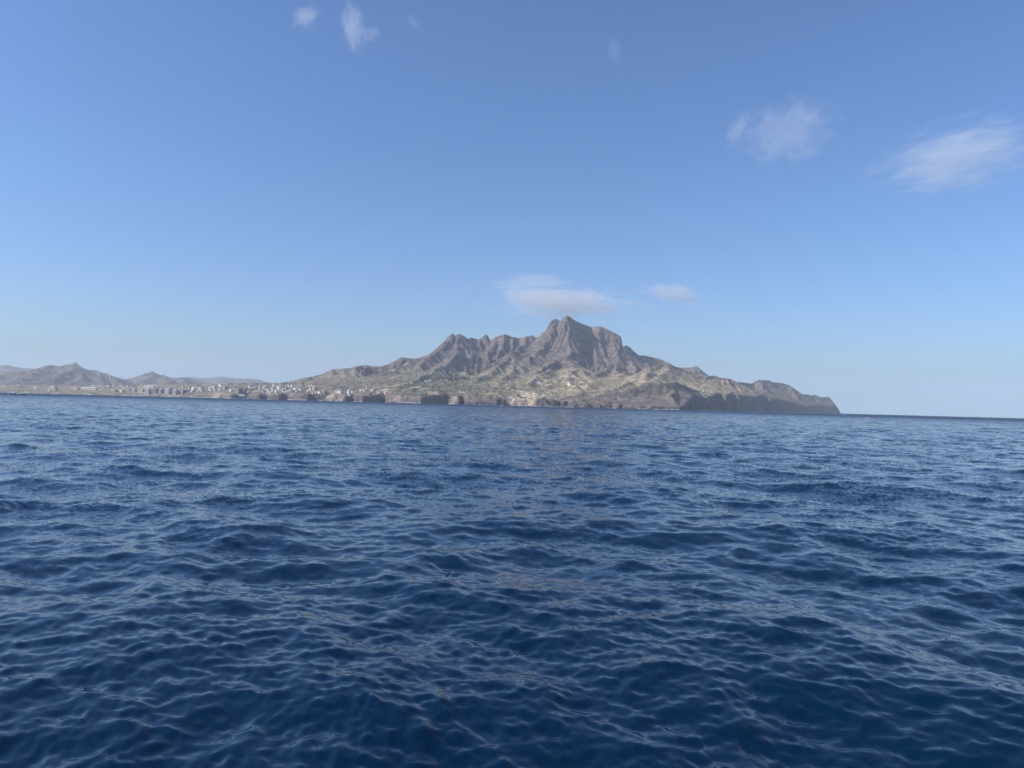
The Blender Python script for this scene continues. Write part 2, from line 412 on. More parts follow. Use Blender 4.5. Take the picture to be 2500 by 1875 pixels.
az = GX / GY
sh_y = np.interp(az, _sa, shore[:, 1])            # shoreline distance along each bearing
_ax = np.linspace(-1.2, 1.3, 500); _sy = np.interp(_ax, _sa, shore[:, 1]); _kk = np.exp(-np.linspace(-2, 2, 41) ** 2); _sy = np.convolve(np.pad(_sy, 20, 'edge'), _kk / _kk.sum(), 'valid')
inl_s = GY - np.interp(az, _ax, _sy)
inl = GY - sh_y + 19 * fbm(GX / 75, GY / 75, 4, 41) * np.clip((az + 0.40) / 0.05, 0, 1)
XP = 1250 + 1855 * az                             # bearing expressed as photo column, for regional laws
base = 6 + np.interp(XP, [0, 340, 560, 700, 900, 1200, 1400, 1700, 2000], [30, 42, 58, 56, 50, 40, 30, 20, 10]) * (1 - np.exp(-np.clip(inl_s, 0, 3000) / 420))
base = base + 5 * fbm(GX / 170, GY / 170, 4, 5)
base = base + np.interp(XP, [500, 560, 640, 720, 1300, 1500], [0, 4, 9, 14, 13, 0])
APRON = base + 0.085 * np.clip(inl_s - 60, 0, 3000)
H = base
for (pts, sl, fl, tp) in RIDGES:
    H = smax(seg_field(pts, WX, WY, sl, fl, tp, APRON), H, 7.0)
# sheer-sided hollows
def valley(H, pts, side, wid):
    q = [P(*p) for p in pts]; low = np.full(H.shape, 1e4)
    for a, b in zip(q[:-1], q[1:]):
        d = b[:2] - a[:2]; t = np.clip(((GX - a[0]) * d[0] + (GY - a[1]) * d[1]) / (d @ d), 0, 1)
        dist = np.maximum(np.hypot(GX - a[0] - t * d[0], GY - a[1] - t * d[1]) - wid, 0)
        low = np.minimum(low, a[2] + t * (b[2] - a[2]) + dist * side)
    return -smax(-H, -low, 6.0)
H = valley(H, [(1424,838,4330),(1428,866,4210),(1436,884,4060),(1454,897,3860),(1470,906,3650)], 2.4, 12)
H = valley(H, [(1572,884,4430),(1575,892,4250),(1590,901,4000),(1598,907,3750)], 1.2, 10)
H = valley(H, [(1150,868,3950),(1152,892,3700),(1180,925,3250)], 0.9, 6)
HOLLOW = np.exp(-(((XP - 1436) / 40) ** 2 + ((GY - 4200) / 170) ** 2))
print('ridges', time.time() - T0)

# gullies and rock relief
steep = np.hypot(*np.gradient(H, GDY, GDX))
alt = np.clip((H - 60) / 160, 0, 1)
rock = np.clip((steep - 0.75) / 0.5, 0, 1)
lock = np.clip(skydist / 55, 0.12, 1) * (1 - 0.75 * HOLLOW)
n_big = ridged(WX / 210, WY / 260, 5, 51) - 0.45
n_med = ridged(GX / 70, GY / 95, 4, 61) - 0.45
n_fine = fbm(GX / 22, GY / 30, 3, 71)
H = H + lock * (n_big * (4 + 20 * alt) + n_med * (2.2 + 12 * alt + 14 * rock) + n_fine * (1.0 + 6 * rock) + rock * (9 * (ridged(GX / 30, GY / 75, 3, 65) - 0.45) + 2.6 * np.sin(H / 6.5 + 3 * fbm(GX / 150, GY / 150, 2, 66))))

# water-worn gullies: many drops run downhill at once and carry soil with them
def erode(H, drops, steps, seed, erosion=0.35, cap_k=6.0):
    r = np.random.default_rng(seed)
    ny, nx = H.shape
    x = r.uniform(1, nx - 3, drops); y = r.uniform(1, ny - 3, drops)
    keep = H[y.astype(int), x.astype(int)] > 8
    x, y = x[keep], y[keep]
    dx = np.zeros_like(x); dy = np.zeros_like(x); sed = np.zeros_like(x); vel = np.ones_like(x); wat = np.ones_like(x)
    Hf = H.ravel()
    for s in range(steps):
        xi = x.astype(int); yi = y.astype(int); u = x - xi; v = y - yi
        i = yi * nx + xi
        a, b, c, d = Hf[i], Hf[i + 1], Hf[i + nx], Hf[i + nx + 1]
        gx_ = (b - a) * (1 - v) + (d - c) * v; gy_ = (c - a) * (1 - u) + (d - b) * u
        h0 = a * (1 - u) * (1 - v) + b * u * (1 - v) + c * (1 - u) * v + d * u * v
        dx = dx * 0.15 - gx_ * 0.85; dy = dy * 0.15 - gy_ * 0.85
        L = np.hypot(dx, dy) + 1e-9; dx /= L; dy /= L
        nx_, ny_ = np.clip(x + dx, 1, nx - 3), np.clip(y + dy, 1, ny - 3)
        xj = nx_.astype(int); yj = ny_.astype(int); u2 = nx_ - xj; v2 = ny_ - yj; j = yj * nx + xj
        h1 = Hf[j] * (1 - u2) * (1 - v2) + Hf[j + 1] * u2 * (1 - v2) + Hf[j + nx] * (1 - u2) * v2 + Hf[j + nx + 1] * u2 * v2
        dh = h1 - h0
        cap = np.maximum(-dh, 0.02) * vel * wat * cap_k * 0.1
        over = (sed > cap) | (dh > 0)
        dep = np.where(over, np.where(dh > 0, np.minimum(dh, sed), (sed - cap) * 0.3), 0)
        ero = np.where(over, 0, np.minimum((cap - sed) * erosion, -dh))
        ch = dep - ero; sed = sed - ch
        for (o_, w_) in ((0, (1 - u) * (1 - v)), (1, u * (1 - v)), (nx, (1 - u) * v), (nx + 1, u * v)):
            np.add.at(Hf, i + o_, ch * w_)
        vel = np.sqrt(np.maximum(vel * vel - dh * 0.4, 0.05)); vel = np.minimum(vel, 4); wat *= 0.985
        x, y = nx_, ny_
    return H
H0 = H.copy()
for b_ in range(ERODE):
    H = erode(H, 70000, 46, 100 + b_)
D_er = (H - H0)
H = H0 + np.clip(D_er, -22, 10) * np.clip(skydist / 70, 0.05, 1)
print('erosion', time.time() - T0, D_er.min(), D_er.max())

H = valley(H, [(1424,838,4330),(1428,866,4210),(1436,884,4060),(1454,897,3860),(1470,906,3650)], 2.6, 16)
# beach and sea cliffs
cl = np.clip(inl, -50, 5000)
beach = np.interp(XP, [-200, 340, 480, 560, 2100], [1, 1, 0.7, 0, 0])
cliffn = np.interp(XP, [500, 1300, 1450, 1700, 2100], [11, 11, 16, 38, 38]) * (ridged(GX / 52, GY / 60, 4, 81) - 0.42)
rise_c = np.interp(XP, [540, 600, 900, 1000, 1300, 1360, 1500, 1700, 2060], [0.95, 1.0, 1.15, 1.35, 1.1, 1.4, 1.1, 1.3, 1.15]) * (1 + 0.45 * fbm(GX / 65, GY / 90, 3, 83))
lim_c = -4 + (cl + cliffn) * rise_c
lim_b = -1.5 + cl * 0.045 + 0.4 * fbm(GX / 40, GY / 40, 3, 9)
lim = beach * np.minimum(lim_b, 5 + (cl - 140) * 0.6) + (1 - beach) * lim_c
lim = np.where(inl < 0, np.minimum(lim, -2 + inl * 0.6), lim)
H = -smax(-H, -lim, 3.0)
# strata ledges and blocks in the cliffs
cf = np.exp(-np.clip(inl, 0, 400) / 70) * (1 - beach) * np.clip(inl / 12, 0, 1)
H = H + cf * (5 * (ridged(GX / 26, GY / 26, 3, 91) - 0.4) + 2.0 * np.sin(H / 5.5 + 2 * fbm(GX / 90, GY / 90, 2, 7)))
H = np.where(inl < 0, np.minimum(H, -0.6), H)
H = np.maximum(H, -25)

# the traced skyline: keep every crest within reach of its outline
def crest_fix(H, line):
    q = np.array([P(*p) for p in line])
    for a, b in zip(q[:-1], q[1:]):
        d = b[:2] - a[:2]
        m = (GX > min(a[0], b[0]) - 20) & (GX < max(a[0], b[0]) + 20) & (GY > min(a[1], b[1]) - 20) & (GY < max(a[1], b[1]) + 20)
        t = np.clip(((GX[m] - a[0]) * d[0] + (GY[m] - a[1]) * d[1]) / (d @ d), 0, 1)
        dist = np.hypot(GX[m] - a[0] - t * d[0], GY[m] - a[1] - t * d[1])
        hr = a[2] + t * (b[2] - a[2])
        w = np.clip(1.6 - dist / 7.0, 0, 1)
        Hm = H[m]; H[m] = Hm + np.where(dist < 11, (hr - Hm) * w, 0)
    return H
H = crest_fix(crest_fix(H, SKY), SKY2)
# nothing in front or behind may stand above the outline
lineA = []
for p in SKY + [(1518.6, 853.5, 4300)] + SKY2[1:]:
    w = P(*p); lineA.append((w[0] / w[1], (w[2] - CAM_H) / w[1]))
lineA = np.array(lineA)
cap_ = np.interp(az, lineA[:, 0], lineA[:, 1], left=0.0085, right=-0.002) * GY + CAM_H
left_cap = np.interp(XP, [-100, 0, 300, 560, 640, 675], [0.0082, 0.0086, 0.0122, 0.0168, 0.0185, 0.0196])
cap_ = np.where(XP < 675, left_cap * GY + CAM_H, cap_)
isback = (GY > 5150) & (XP > 1660) & (XP < 1745)
H = np.where(isback, H, np.minimum(H, cap_))
TERR = H
def ground(x, y):
    u = np.clip((np.asarray(x) - GX0) / GDX, 0, len(gx) - 1.001); v = np.clip((np.asarray(y) - GY0) / GDY, 0, len(gy) - 1.001)
    i = u.astype(int); j = v.astype(int); fu = u - i; fv = v - j
    return (TERR[j, i] * (1 - fu) + TERR[j, i + 1] * fu) * (1 - fv) + (TERR[j + 1, i] * (1 - fu) + TERR[j + 1, i + 1] * fu) * fv
def hit(X, Y, d0=2380.0, d1=5800.0):
    """the point of the ground seen at photo pixel (X, Y)"""
    D = np.arange(d0, d1, 3.0)
    p0 = P(X, Y, 1000.0); dr = (p0 - np.array([0, 0, CAM_H])) / 1000.0
    x = dr[0] * D; z = CAM_H + dr[2] * D
    g = ground(x, D)
    k = np.where(g >= z)[0]
    if len(k) == 0: return None
    return np.array([x[k[0]], D[k[0]], g[k[0]]])

# ground cover, as the land's own colours
gyH, gxH = np.gradient(TERR, GDY, GDX)
slope = np.hypot(gxH, gyH)
c_rock = np.array([0.150, 0.128, 0.122]); c_rock2 = np.array([0.25, 0.21, 0.185]); c_grass = np.array([0.40, 0.335, 0.20]); c_dry = np.array([0.48, 0.385, 0.25])
c_shrub = np.array([0.12, 0.13, 0.085]); c_sand = np.array([0.62, 0.50, 0.36]); c_red = np.array([0.28, 0.20, 0.16])
n1 = fbm(GX / 120, GY / 150, 5, 201); n2_ = fbm(GX / 34, GY / 44, 4, 202); n3_ = fbm(GX / 15, GY / 19, 3, 203)
def mixc(a, b, t): t = np.clip(t, 0, 1)[..., None]; return a * (1 - t) + b * t
C = np.broadcast_to(c_grass, GX.shape + (3,)).copy()
C = mixc(C, c_dry, 0.5 + 1.6 * n1)
green = np.interp(XP, [300, 700, 1000, 1150, 1300, 1450, 1700], [0.35, 0.2, 0.15, 0.3, 0.75, 0.9, 0.75])
C = mixc(C, np.array([0.24, 0.21, 0.17]), 1 - green + 0.6 * n2_)
C = mixc(C, c_red, 0.6 * np.clip(n2_ * 1.2 + n1 - 0.15, 0, 1) )
hi = np.clip((TERR - 150 + 60 * n1) / 70, 0, 1)
C = mixc(C, c_rock2, np.clip((slope - 0.62 + 0.35 * n2_) / 0.35, 0, 1) * 0.8)
C = mixc(C, c_rock, np.maximum(np.clip((slope - 0.95 + 0.4 * n1) / 0.4, 0, 1), hi * 0.85))
C = mixc(C, c_rock2, np.clip(n3_ * 2 - 0.1, 0, 1) * 0.6 * hi)
cliffz = (np.exp(-np.clip(inl, 0, 1e4) / np.interp(XP, [600, 1300, 1400, 1600, 2000], [30, 40, 110, 170, 200])) * (1 - beach)) > 0.45 + 0.15 * n2_
C = np.where(cliffz[..., None], mixc(C * 0.45 + np.array([0.225, 0.20, 0.18]) * 0.55, c_rock, 0.4 + 1.5 * n2_ + 0.8 * n3_), C)
gline = np.interp(XP, [1361, 1428, 1512, 1588, 1649, 1700], [2580, 2650, 2700, 2780, 2850, 3080])
gface = (XP > 1375) & (XP < 1700) & (GY + 60 * n2_ < gline)
C = np.where(gface[..., None], mixc(C * 0.15 + np.array([0.235, 0.195, 0.165]) * 0.85, c_rock * 0.85, 0.35 + 1.6 * n2_ + 1.2 * n3_), C)
east = np.clip((XP - 1780) / 90, 0, 1); C = mixc(C, c_rock * 0.95, east * 0.9)
# shrubs gather on the flats and in the gullies
shr = np.interp(XP, [600, 940, 1020, 1120, 1200, 1290, 1400, 1700], [0.05, 0.15, 0.5, 0.6, 0.35, 0.4, 0.15, 0.05]) * np.exp(-((TERR - 75) / 70) ** 2)
hollow = np.clip(-D_er / 6, 0, 1)
C = mixc(C, c_shrub, np.clip((n3_ * 1.3 + n2_ * 0.6 + shr * 1.0 + 0.35 * hollow * (TERR < 220) - 0.42) * 5, 0, 1) * (slope < 0.9) * 0.85)
# pale sand and tuff, tracks and terraces
def blob(X, Y, rx, ry, col, amt=1.0, ndl=0.7):
    global C
    w = hit(X, Y)
    if w is None: return
    e = ((GX - w[0]) / (rx * w[1] / FPX)) ** 2 + ((GY - w[1]) / ry) ** 2
    C = mixc(C, np.array(col), np.clip((1.0 - e + ndl * n3_ * 2) * 2.5, 0, 1) * amt)
def track(pts, wid, col, amt=0.9):
    global C
    q = [hit(X, Y) for X, Y in pts]; q = [w for w in q if w is not None]
    for a, b in zip(q[:-1], q[1:]):
        d = b[:2] - a[:2]; t = np.clip(((GX - a[0]) * d[0] + (GY - a[1]) * d[1]) / max(d @ d, 1), 0, 1)
        dist = np.hypot(GX - a[0] - t * d[0], GY - a[1] - t * d[1])
        C = mixc(C, np.array(col), np.clip((wid + 5 * n3_ - dist) / 4, 0, 1) * amt)
for a_ in [(1283,962,14,60,c_sand),(1302,965,18,60,c_sand,0.9),(1330,966,12,50,c_dry*1.3,0.6),(1200,962,16,40,c_dry*1.2,0.5),(1270,957,9,40,c_sand,0.8),(1247,976,8,40,c_sand),(1280,982,20,40,c_sand,0.95),(1296,985,14,40,c_sand,0.8),(1337,987,7,30,c_sand*0.9,0.6),
           (1108,972,10,25,(0.42,0.31,0.25),0.8),(1060,961,18,40,(0.42,0.31,0.23),0.7),(805,972,10,30,c_sand*0.9,0.7),(832,968,9,25,(0.45,0.30,0.24),0.8),(530,965,16,30,c_sand,0.7),(590,962,6,20,c_sand,0.3),
           (938,953,18,60,c_dry*1.35,0.8),(1127,958,12,40,c_dry*1.5,0.7),(1120,957,6,40,c_sand,0.5),(970,975,8,25,(0.45,0.33,0.27),0.7),(955,976,8,25,(0.4,0.3,0.25),0.6)]:
    blob(*a_)
track([(905,948),(940,942),(962,944),(985,936),(1004,934)], 7, c_dry * 1.5)
track([(1000,948),(1030,944)], 9, c_dry * 1.6); track([(1020,950),(1055,947)], 6, c_dry * 1.3)
track([(1235,961),(1250,964),(1266,969)], 4, c_sand); track([(1560,941),(1530,933),(1500,944)], 4, c_dry * 1.4)
track([(1700,950),(1728,937),(1745,929)], 6, c_dry * 1.35); track([(1712,952),(1735,938),(1750,930)], 4, c_sand * 0.9)
track([(1520,945),(1548,925),(1575,907)], 6, np.array([0.34, 0.31, 0.17])); track([(1512,940),(1538,930),(1560,918)], 6, np.array([0.36, 0.33, 0.18]))
track([(1330,945),(1354,932),(1375,919)], 5, np.array([0.33, 0.32, 0.20])); track([(1388,913),(1415,924),(1436,941)], 3, c_dry * 1.2)
# beach sand
bs = beach * np.clip(1.4 - inl / 45 + 0.5 * n3_, 0, 1) * (inl > -10)
C = mixc(C, np.array([0.50, 0.44, 0.34]), bs)
wet = np.clip(1 - (TERR - 0.3) / 2.2, 0, 1) * (1 - beach)
C = mixc(C, np.array([0.05, 0.045, 0.042]), wet * 0.6)
C = np.clip(C * (1 + 0.22 * n3_ + 0.18 * n2_)[..., None], 0.01, 0.9)

def land_material(name, bump=3.0, scale=0.035):
    m = bpy.data.materials.new(name); m.use_nodes = True
    n, l = m.node_tree.nodes, m.node_tree.links
    b = n['Principled BSDF']; b.inputs['Roughness'].default_value = 0.95; b.inputs['Specular IOR Level'].default_value = 0.15
    at = n.new('ShaderNodeVertexColor'); at.layer_name = 'cover'
    tc = n.new('ShaderNodeTexCoord')
    nz = n.new('ShaderNodeTexNoise'); nz.inputs['Scale'].default_value = scale; nz.inputs['Detail'].default_value = 7; nz.inputs['Roughness'].default_value = 0.68
    l.new(tc.outputs['Object'], nz.inputs['Vector'])
    rp = n.new('ShaderNodeMapRange'); rp.inputs[1].default_value = 0.3; rp.inputs[2].default_value = 0.7; rp.inputs[3].default_value = 0.5; rp.inputs[4].default_value = 1.5
    l.new(nz.outputs[0], rp.inputs[0])
    nf = n.new('ShaderNodeTexNoise'); nf.inputs['Scale'].default_value = scale * 4.3; nf.inputs['Detail'].default_value = 5; nf.inputs['Roughness'].default_value = 0.75
    l.new(tc.outputs['Object'], nf.inputs['Vector'])
    rf = n.new('ShaderNodeMapRange'); rf.inputs[1].default_value = 0.32; rf.inputs[2].default_value = 0.68; rf.inputs[3].default_value = 0.5; rf.inputs[4].default_value = 1.5
    l.new(nf.outputs[0], rf.inputs[0])
    rr = n.new('ShaderNodeMath'); rr.operation = 'MULTIPLY'; l.new(rp.outputs[0], rr.inputs[0]); l.new(rf.outputs[0], rr.inputs[1])
    mx = n.new('ShaderNodeVectorMath'); mx.operation = 'SCALE'; l.new(at.outputs['Color'], mx.inputs[0]); l.new(rr.outputs[0], mx.inputs['Scale'])
    l.new(mx.outputs[0], b.inputs['Base Color'])
    bp = n.new('ShaderNodeBump'); bp.inputs['Distance'].default_value = bump; bp.inputs['Strength'].default_value = 1.0
    l.new(nz.outputs[0], bp.inputs['Height'])
    # rock beds: layers that run level through the slopes
    ms = n.new('ShaderNodeMapping'); ms.inputs['Scale'].default_value = (0.004, 0.004, 0.085); l.new(tc.outputs['Object'], ms.inputs[0])
    ns = n.new('ShaderNodeTexNoise'); ns.inputs['Scale'].default_value = 1.0; ns.inputs['Detail'].default_value = 4; ns.inputs['Distortion'].default_value = 0.4; l.new(ms.outputs[0], ns.inputs['Vector'])
    bs2 = n.new('ShaderNodeBump'); bs2.inputs['Distance'].default_value = bump * 0.6; bs2.inputs['Strength'].default_value = 1.0
    l.new(ns.outputs[0], bs2.inputs['Height']); l.new(bp.outputs[0], bs2.inputs['Normal']); l.new(bs2.outputs[0], b.inputs['Normal'])
    rs_ = n.new('ShaderNodeMapRange'); rs_.inputs[1].default_value = 0.35; rs_.inputs[2].default_value = 0.65; rs_.inputs[3].default_value = 0.86; rs_.inputs[4].default_value = 1.14
    l.new(ns.outputs[0], rs_.inputs[0]); r3 = n.new('ShaderNodeMath'); r3.operation = 'MULTIPLY'; l.new(rr.outputs[0], r3.inputs[0]); l.new(rs_.outputs[0], r3.inputs[1]); l.new(r3.outputs[0], mx.inputs['Scale'])
    return m

def add_cover(me, cols):
    a = me.color_attributes.new('cover', 'FLOAT_COLOR', 'POINT')
    c4 = np.ones((len(cols), 4), np.float32); c4[:, :3] = cols
    a.data.foreach_set('color', c4.ravel())

M_LAND = land_material('land', 20.0, 0.03)
def build_island():
    Q = grid_quads(len(gy), len(gx))
    hq = TERR.ravel()[Q].max(1)
    Q = Q[hq > -8]
    used, inv = np.unique(Q.ravel(), return_inverse=True)
    V = np.stack([GX, GY, TERR], -1).reshape(-1, 3)[used]
    me = np_mesh('mountain', V, inv.reshape(-1, 4), M_LAND)
    add_cover(me, C.reshape(-1, 3)[used])
    o = link('mountain', me)
    tag(o, 'rugged grey volcanic mountain with jagged skyline rising over the sea', kind='structure')
    print('island quads', len(Q))
build_island()

# ------------------------------------------------------------ far hills on the left
FAR = []
def far_hit(X, Y, k, d0=4500, d1=9000):
    xs, ys, Hh = FAR[k]
    D = np.arange(d0, d1, 5.0); p0 = P(X, Y, 1000.0); dr = (p0 - np.array([0, 0, CAM_H])) / 1000.0
    x = dr[0] * D; z = CAM_H + dr[2] * D
    i = np.clip(((x - xs[0]) / (xs[1] - xs[0])).astype(int), 0, len(xs) - 1); j = np.clip(((D - ys[0]) / (ys[1] - ys[0])).astype(int), 0, len(ys) - 1)
    g = Hh[j, i]; g = np.where((D < ys[0]) | (D > ys[-1]), -99, g)
    q = np.where(g >= z)[0]
    if len(q) == 0: return None
    return np.array([x[q[0]], D[q[0]], g[q[0]]])

def far_hill(name, label, line, slope, floor, spurs, step, depth, col, seed, amp=1.0):
    q = np.array([P(*p) for p in line])
    x0, x1 = q[:, 0].min() - 150, q[:, 0].max() + 150
    y0, y1 = q[:, 1].min() - depth, q[:, 1].max() + depth * 0.35
    xs = np.arange(x0, x1, step); ys = np.arange(y0, y1, step * 1.3)
    X, Y = np.meshgrid(xs, ys)
    sd = np.full(X.shape, 1e6)
    for a, b in zip(q[:-1], q[1:]):
        d = b[:2] - a[:2]; t = np.clip(((X - a[0]) * d[0] + (Y - a[1]) * d[1]) / (d @ d), 0, 1)
        sd = np.minimum(sd, np.hypot(X - a[0] - t * d[0], Y - a[1] - t * d[1]))
    g = np.clip(sd / 200, 0, 1)
    WX = X + g * 60 * fbm(X / 400, Y / 400, 3, seed); WY = Y + g * 60 * fbm(X / 400, Y / 400, 3, seed + 5)
    Hh = np.full(X.shape, -30.0)
    for pts in [line] + spurs:
        Hh = smax(seg_field(pts, WX, WY, slope, floor, 10), Hh, 8)
    Hh = Hh + np.clip(sd / 120, 0.05, 1) * amp * (34 * (ridged(WX / 330, WY / 330, 5, seed + 1) - 0.45) + 10 * fbm(X / 80, Y / 80, 3, seed + 2))
    H1 = erode(Hh.copy(), 30000, 40, seed); Hh = Hh + np.clip(H1 - Hh, -20, 4)
    azq = q[:, 0] / q[:, 1]; el = (q[:, 2] - CAM_H) / q[:, 1]
    Hh = np.minimum(Hh, np.interp(X / Y, azq, el) * Y + CAM_H)
    # the foot of the slope comes down to the plain on every side
    edge = np.minimum.reduce([(X - x0) / 150, (x1 - X) / 150, (Y - y0) / 200, (y1 - Y) / 200]); edge = np.clip(edge, 0, 1)
    Hh = -25 + (Hh + 25) * edge ** 0.6
    me = np_mesh(name, np.stack([X, Y, Hh], -1).reshape(-1, 3), grid_quads(len(ys), len(xs)), M_LAND)
    cc = np.array(col) * (1 + 0.5 * fbm(X / 300, Y / 300, 4, seed + 9) + 0.3 * fbm(X / 60, Y / 60, 3, seed + 10))[..., None]
    add_cover(me, np.clip(cc, 0.02, 0.6).reshape(-1, 3))
    tag(link(name, me), label, kind='structure')
    FAR.append((xs, ys, Hh))

far_hill('hills', 'hazy pointed hill behind the beach and wind turbines',
  [(-60,899,7600),(0,905,7500),(40,909,7400),(89.5,900,7200),(110.7,893,7000),(125,890.2,7000),(146.5,894,7000),(167.6,889,7000),(176.6,890,7000),(184.4,883.6,7000),(188.8,887.7,7000),(195,894,7000),(206.7,900.7,6950),(218,903,6900),(234.4,904,6900),(247.4,909,6900),(262,912,6850),(273.4,917.8,6800),(289.7,922.7,6750),(302.7,926,6700),(330,934,6600),(355,940,6500)],
  0.42, 40, [[(184,884.5,7000),(176,900,6500),(150,915,6000),(120,928,5600)], [(184,884.5,7000),(196,905,6500),(204,925,5900)], [(125,891,7000),(95,905,6500),(55,922,6000)], [(234,905,6900),(245,920,6300),(250,930,5900)], [(167,890,7000),(140,900,6700),(110,912,6400),(60,930,6000)], [(262,913,6850),(285,928,6200)]],
  18, 1700, (0.17, 0.145, 0.125), 310)
far_hill('hills', 'hazy round-topped knoll hill in the middle of the far range',
  [(255,940,7900),(304.4,926,7900),(328.8,921,7900),(345,915,7900),(359.5,908.8,7900),(364,904.8,7900),(370,903.6,7900),(375,905.6,7900),(378,909.6,7900),(395,910.8,7900),(408,914.5,7900),(418,916.6,7900),(437.7,917.8,7900),(454,919.4,7900),(475,923,7900),(500,932,7900)],
  0.4, 40, [[(370,905,7900),(372,918,7400),(360,928,6900)], [(395,912,7900),(415,925,7300),(430,933,6900)], [(340,929,6700),(357,926.5,6700),(372,928,6700),(392,936,6700)], [(328,922,7900),(310,932,7300)], [(437,918.5,7900),(455,928,7300)]],
  20, 1600, (0.17, 0.15, 0.13), 330)
far_hill('hills', 'long pale blue range farthest behind the town',
  [(400,935,11500),(440,923,11500),(475,917.6,11500),(493,919.4,11500),(515.8,919,11500),(527,917,11500),(540,915,11500),(548,916,11500),(558,917.8,11500),(574,918.6,11500),(603.7,921,11500),(623,921.8,11500),(639.5,926.7,11500),(659,934,11500),(675,936,11500),(700,942,11500)],
  0.35, 50, [[(540,916,11500),(545,926,10800),(535,932,10200)], [(603,922,11500),(590,931,10600)], [(475,918,11500),(490,930,10600)]],
  40, 2200, (0.16, 0.14, 0.125), 350, 1.4)
far_hill('hills', 'blue mountain ridge cut by the left edge of the photo',
  [(-260,910,11000),(-140,900,11000),(-60,894,11000),(0,890,11000),(8,886.8,11000),(21,887.4,11000),(32.5,891,11000),(57,894.5,11000),(81,895.5,11000),(89.5,899,11000),(110,907,11000),(140,920,11000)],
  0.45, 50, [[(10,888,11000),(40,905,10200),(50,920,9600)], [(-60,895,11000),(-30,915,10000)]],
  40, 2200, (0.16, 0.14, 0.125), 370, 1.4)
print('land done', time.time() - T0)
# ------------------------------------------------------------ small mesh kit
def mat(name, col, rough=0.8, metal=0.0, var=0.12, scale=0.4):
    m = bpy.data.materials.new(name); m.use_nodes = True
    n, l = m.node_tree.nodes, m.node_tree.links
    b = n['Principled BSDF']; b.inputs['Roughness'].default_value = rough; b.inputs['Metallic'].default_value = metal
    tc = n.new('ShaderNodeTexCoord'); nz = n.new('ShaderNodeTexNoise'); nz.inputs['Scale'].default_value = scale; nz.inputs['Detail'].default_value = 4
    l.new(tc.outputs['Object'], nz.inputs['Vector'])
    rp = n.new('ShaderNodeMapRange'); rp.inputs[1].default_value = 0.3; rp.inputs[2].default_value = 0.7; rp.inputs[3].default_value = 1 - var; rp.inputs[4].default_value = 1 + var * 0.4
    l.new(nz.outputs[0], rp.inputs[0])
    v = n.new('ShaderNodeVectorMath'); v.operation = 'SCALE'; v.inputs[0].default_value = col; l.new(rp.outputs[0], v.inputs['Scale'])
    l.new(v.outputs[0], b.inputs['Base Color'])
    return m

class MB:
    """collects boxes, bars and tapered tubes for one mesh"""
    def __init__(self): self.v = []; self.f = []; self.mi = []
    def quadset(self, vs, fs, mi=0):
        k = len(self.v); self.v += [tuple(p) for p in vs]; self.f += [tuple(k + i for i in f) for f in fs]; self.mi += [mi] * len(fs)
    def box(self, x0, x1, y0, y1, z0, z1, mi=0):
        vs = [(x, y, z) for z in (z0, z1) for y in (y0, y1) for x in (x0, x1)]
        self.quadset(vs, [(0, 2, 3, 1), (4, 5, 7, 6), (0, 1, 5, 4), (2, 6, 7, 3), (0, 4, 6, 2), (1, 3, 7, 5)], mi)
    def tube(self, a, b, ra, rb, n=8, mi=0):
        a, b = Vector(a), Vector(b); d = (b - a).normalized()
        s = d.orthogonal().normalized(); t = d.cross(s)
        vs = []
        for p, r in ((a, ra), (b, rb)):
            for i in range(n):
                an = 2 * math.pi * i / n; vs.append(p + s * (r * math.cos(an)) + t * (r * math.sin(an)))
        fs = [(i, (i + 1) % n, n + (i + 1) % n, n + i) for i in range(n)] + [tuple(range(n))[::-1], tuple(range(n, 2 * n))]
        self.quadset(vs, fs, mi)
    def build(self, name, mats, parent=None, smooth=False, loc=None):
        me = bpy.data.meshes.new(name); me.from_pydata(self.v, [], self.f)
        for m_ in (mats if isinstance(mats, (list, tuple)) else [mats]): me.materials.append(m_)
        me.polygons.foreach_set('material_index', self.mi)
        if smooth: me.polygons.foreach_set('use_smooth', [True] * len(self.f))
        me.update()
        return link(name, me, parent, loc)

def empty(name, loc, rz=0.0):
    o = bpy.data.objects.new(name, None); COL.objects.link(o); o.location = loc; o.rotation_euler = (0, 0, rz); o.empty_display_size = 0.5
    return o

PAINT = {'white': mat('white_wall', (0.84, 0.82, 0.78)), 'cream': mat('cream_wall', (0.66, 0.60, 0.47)), 'grey': mat('bare_concrete', (0.30, 0.295, 0.29), var=0.25),
         'pink': mat('pink_wall', (0.68, 0.42, 0.36)), 'yellow': mat('yellow_wall', (0.72, 0.62, 0.26)), 'pale': mat('pale_grey_wall', (0.52, 0.53, 0.53)),
         'green': mat('grey_green_wall', (0.30, 0.34, 0.30)), 'brown': mat('brown_block_wall', (0.27, 0.22, 0.18)), 'tan': mat('tan_wall', (0.50, 0.42, 0.32))}
M_GLASS = mat('window_dark', (0.035, 0.045, 0.055), 0.2, var=0.1)
M_ROOF = mat('roof_slab', (0.48, 0.46, 0.43)); M_WROOF = mat('white_metal_roof', (0.80, 0.81, 0.80), 0.5); M_TILE = mat('terracotta_roof', (0.36, 0.16, 0.09))

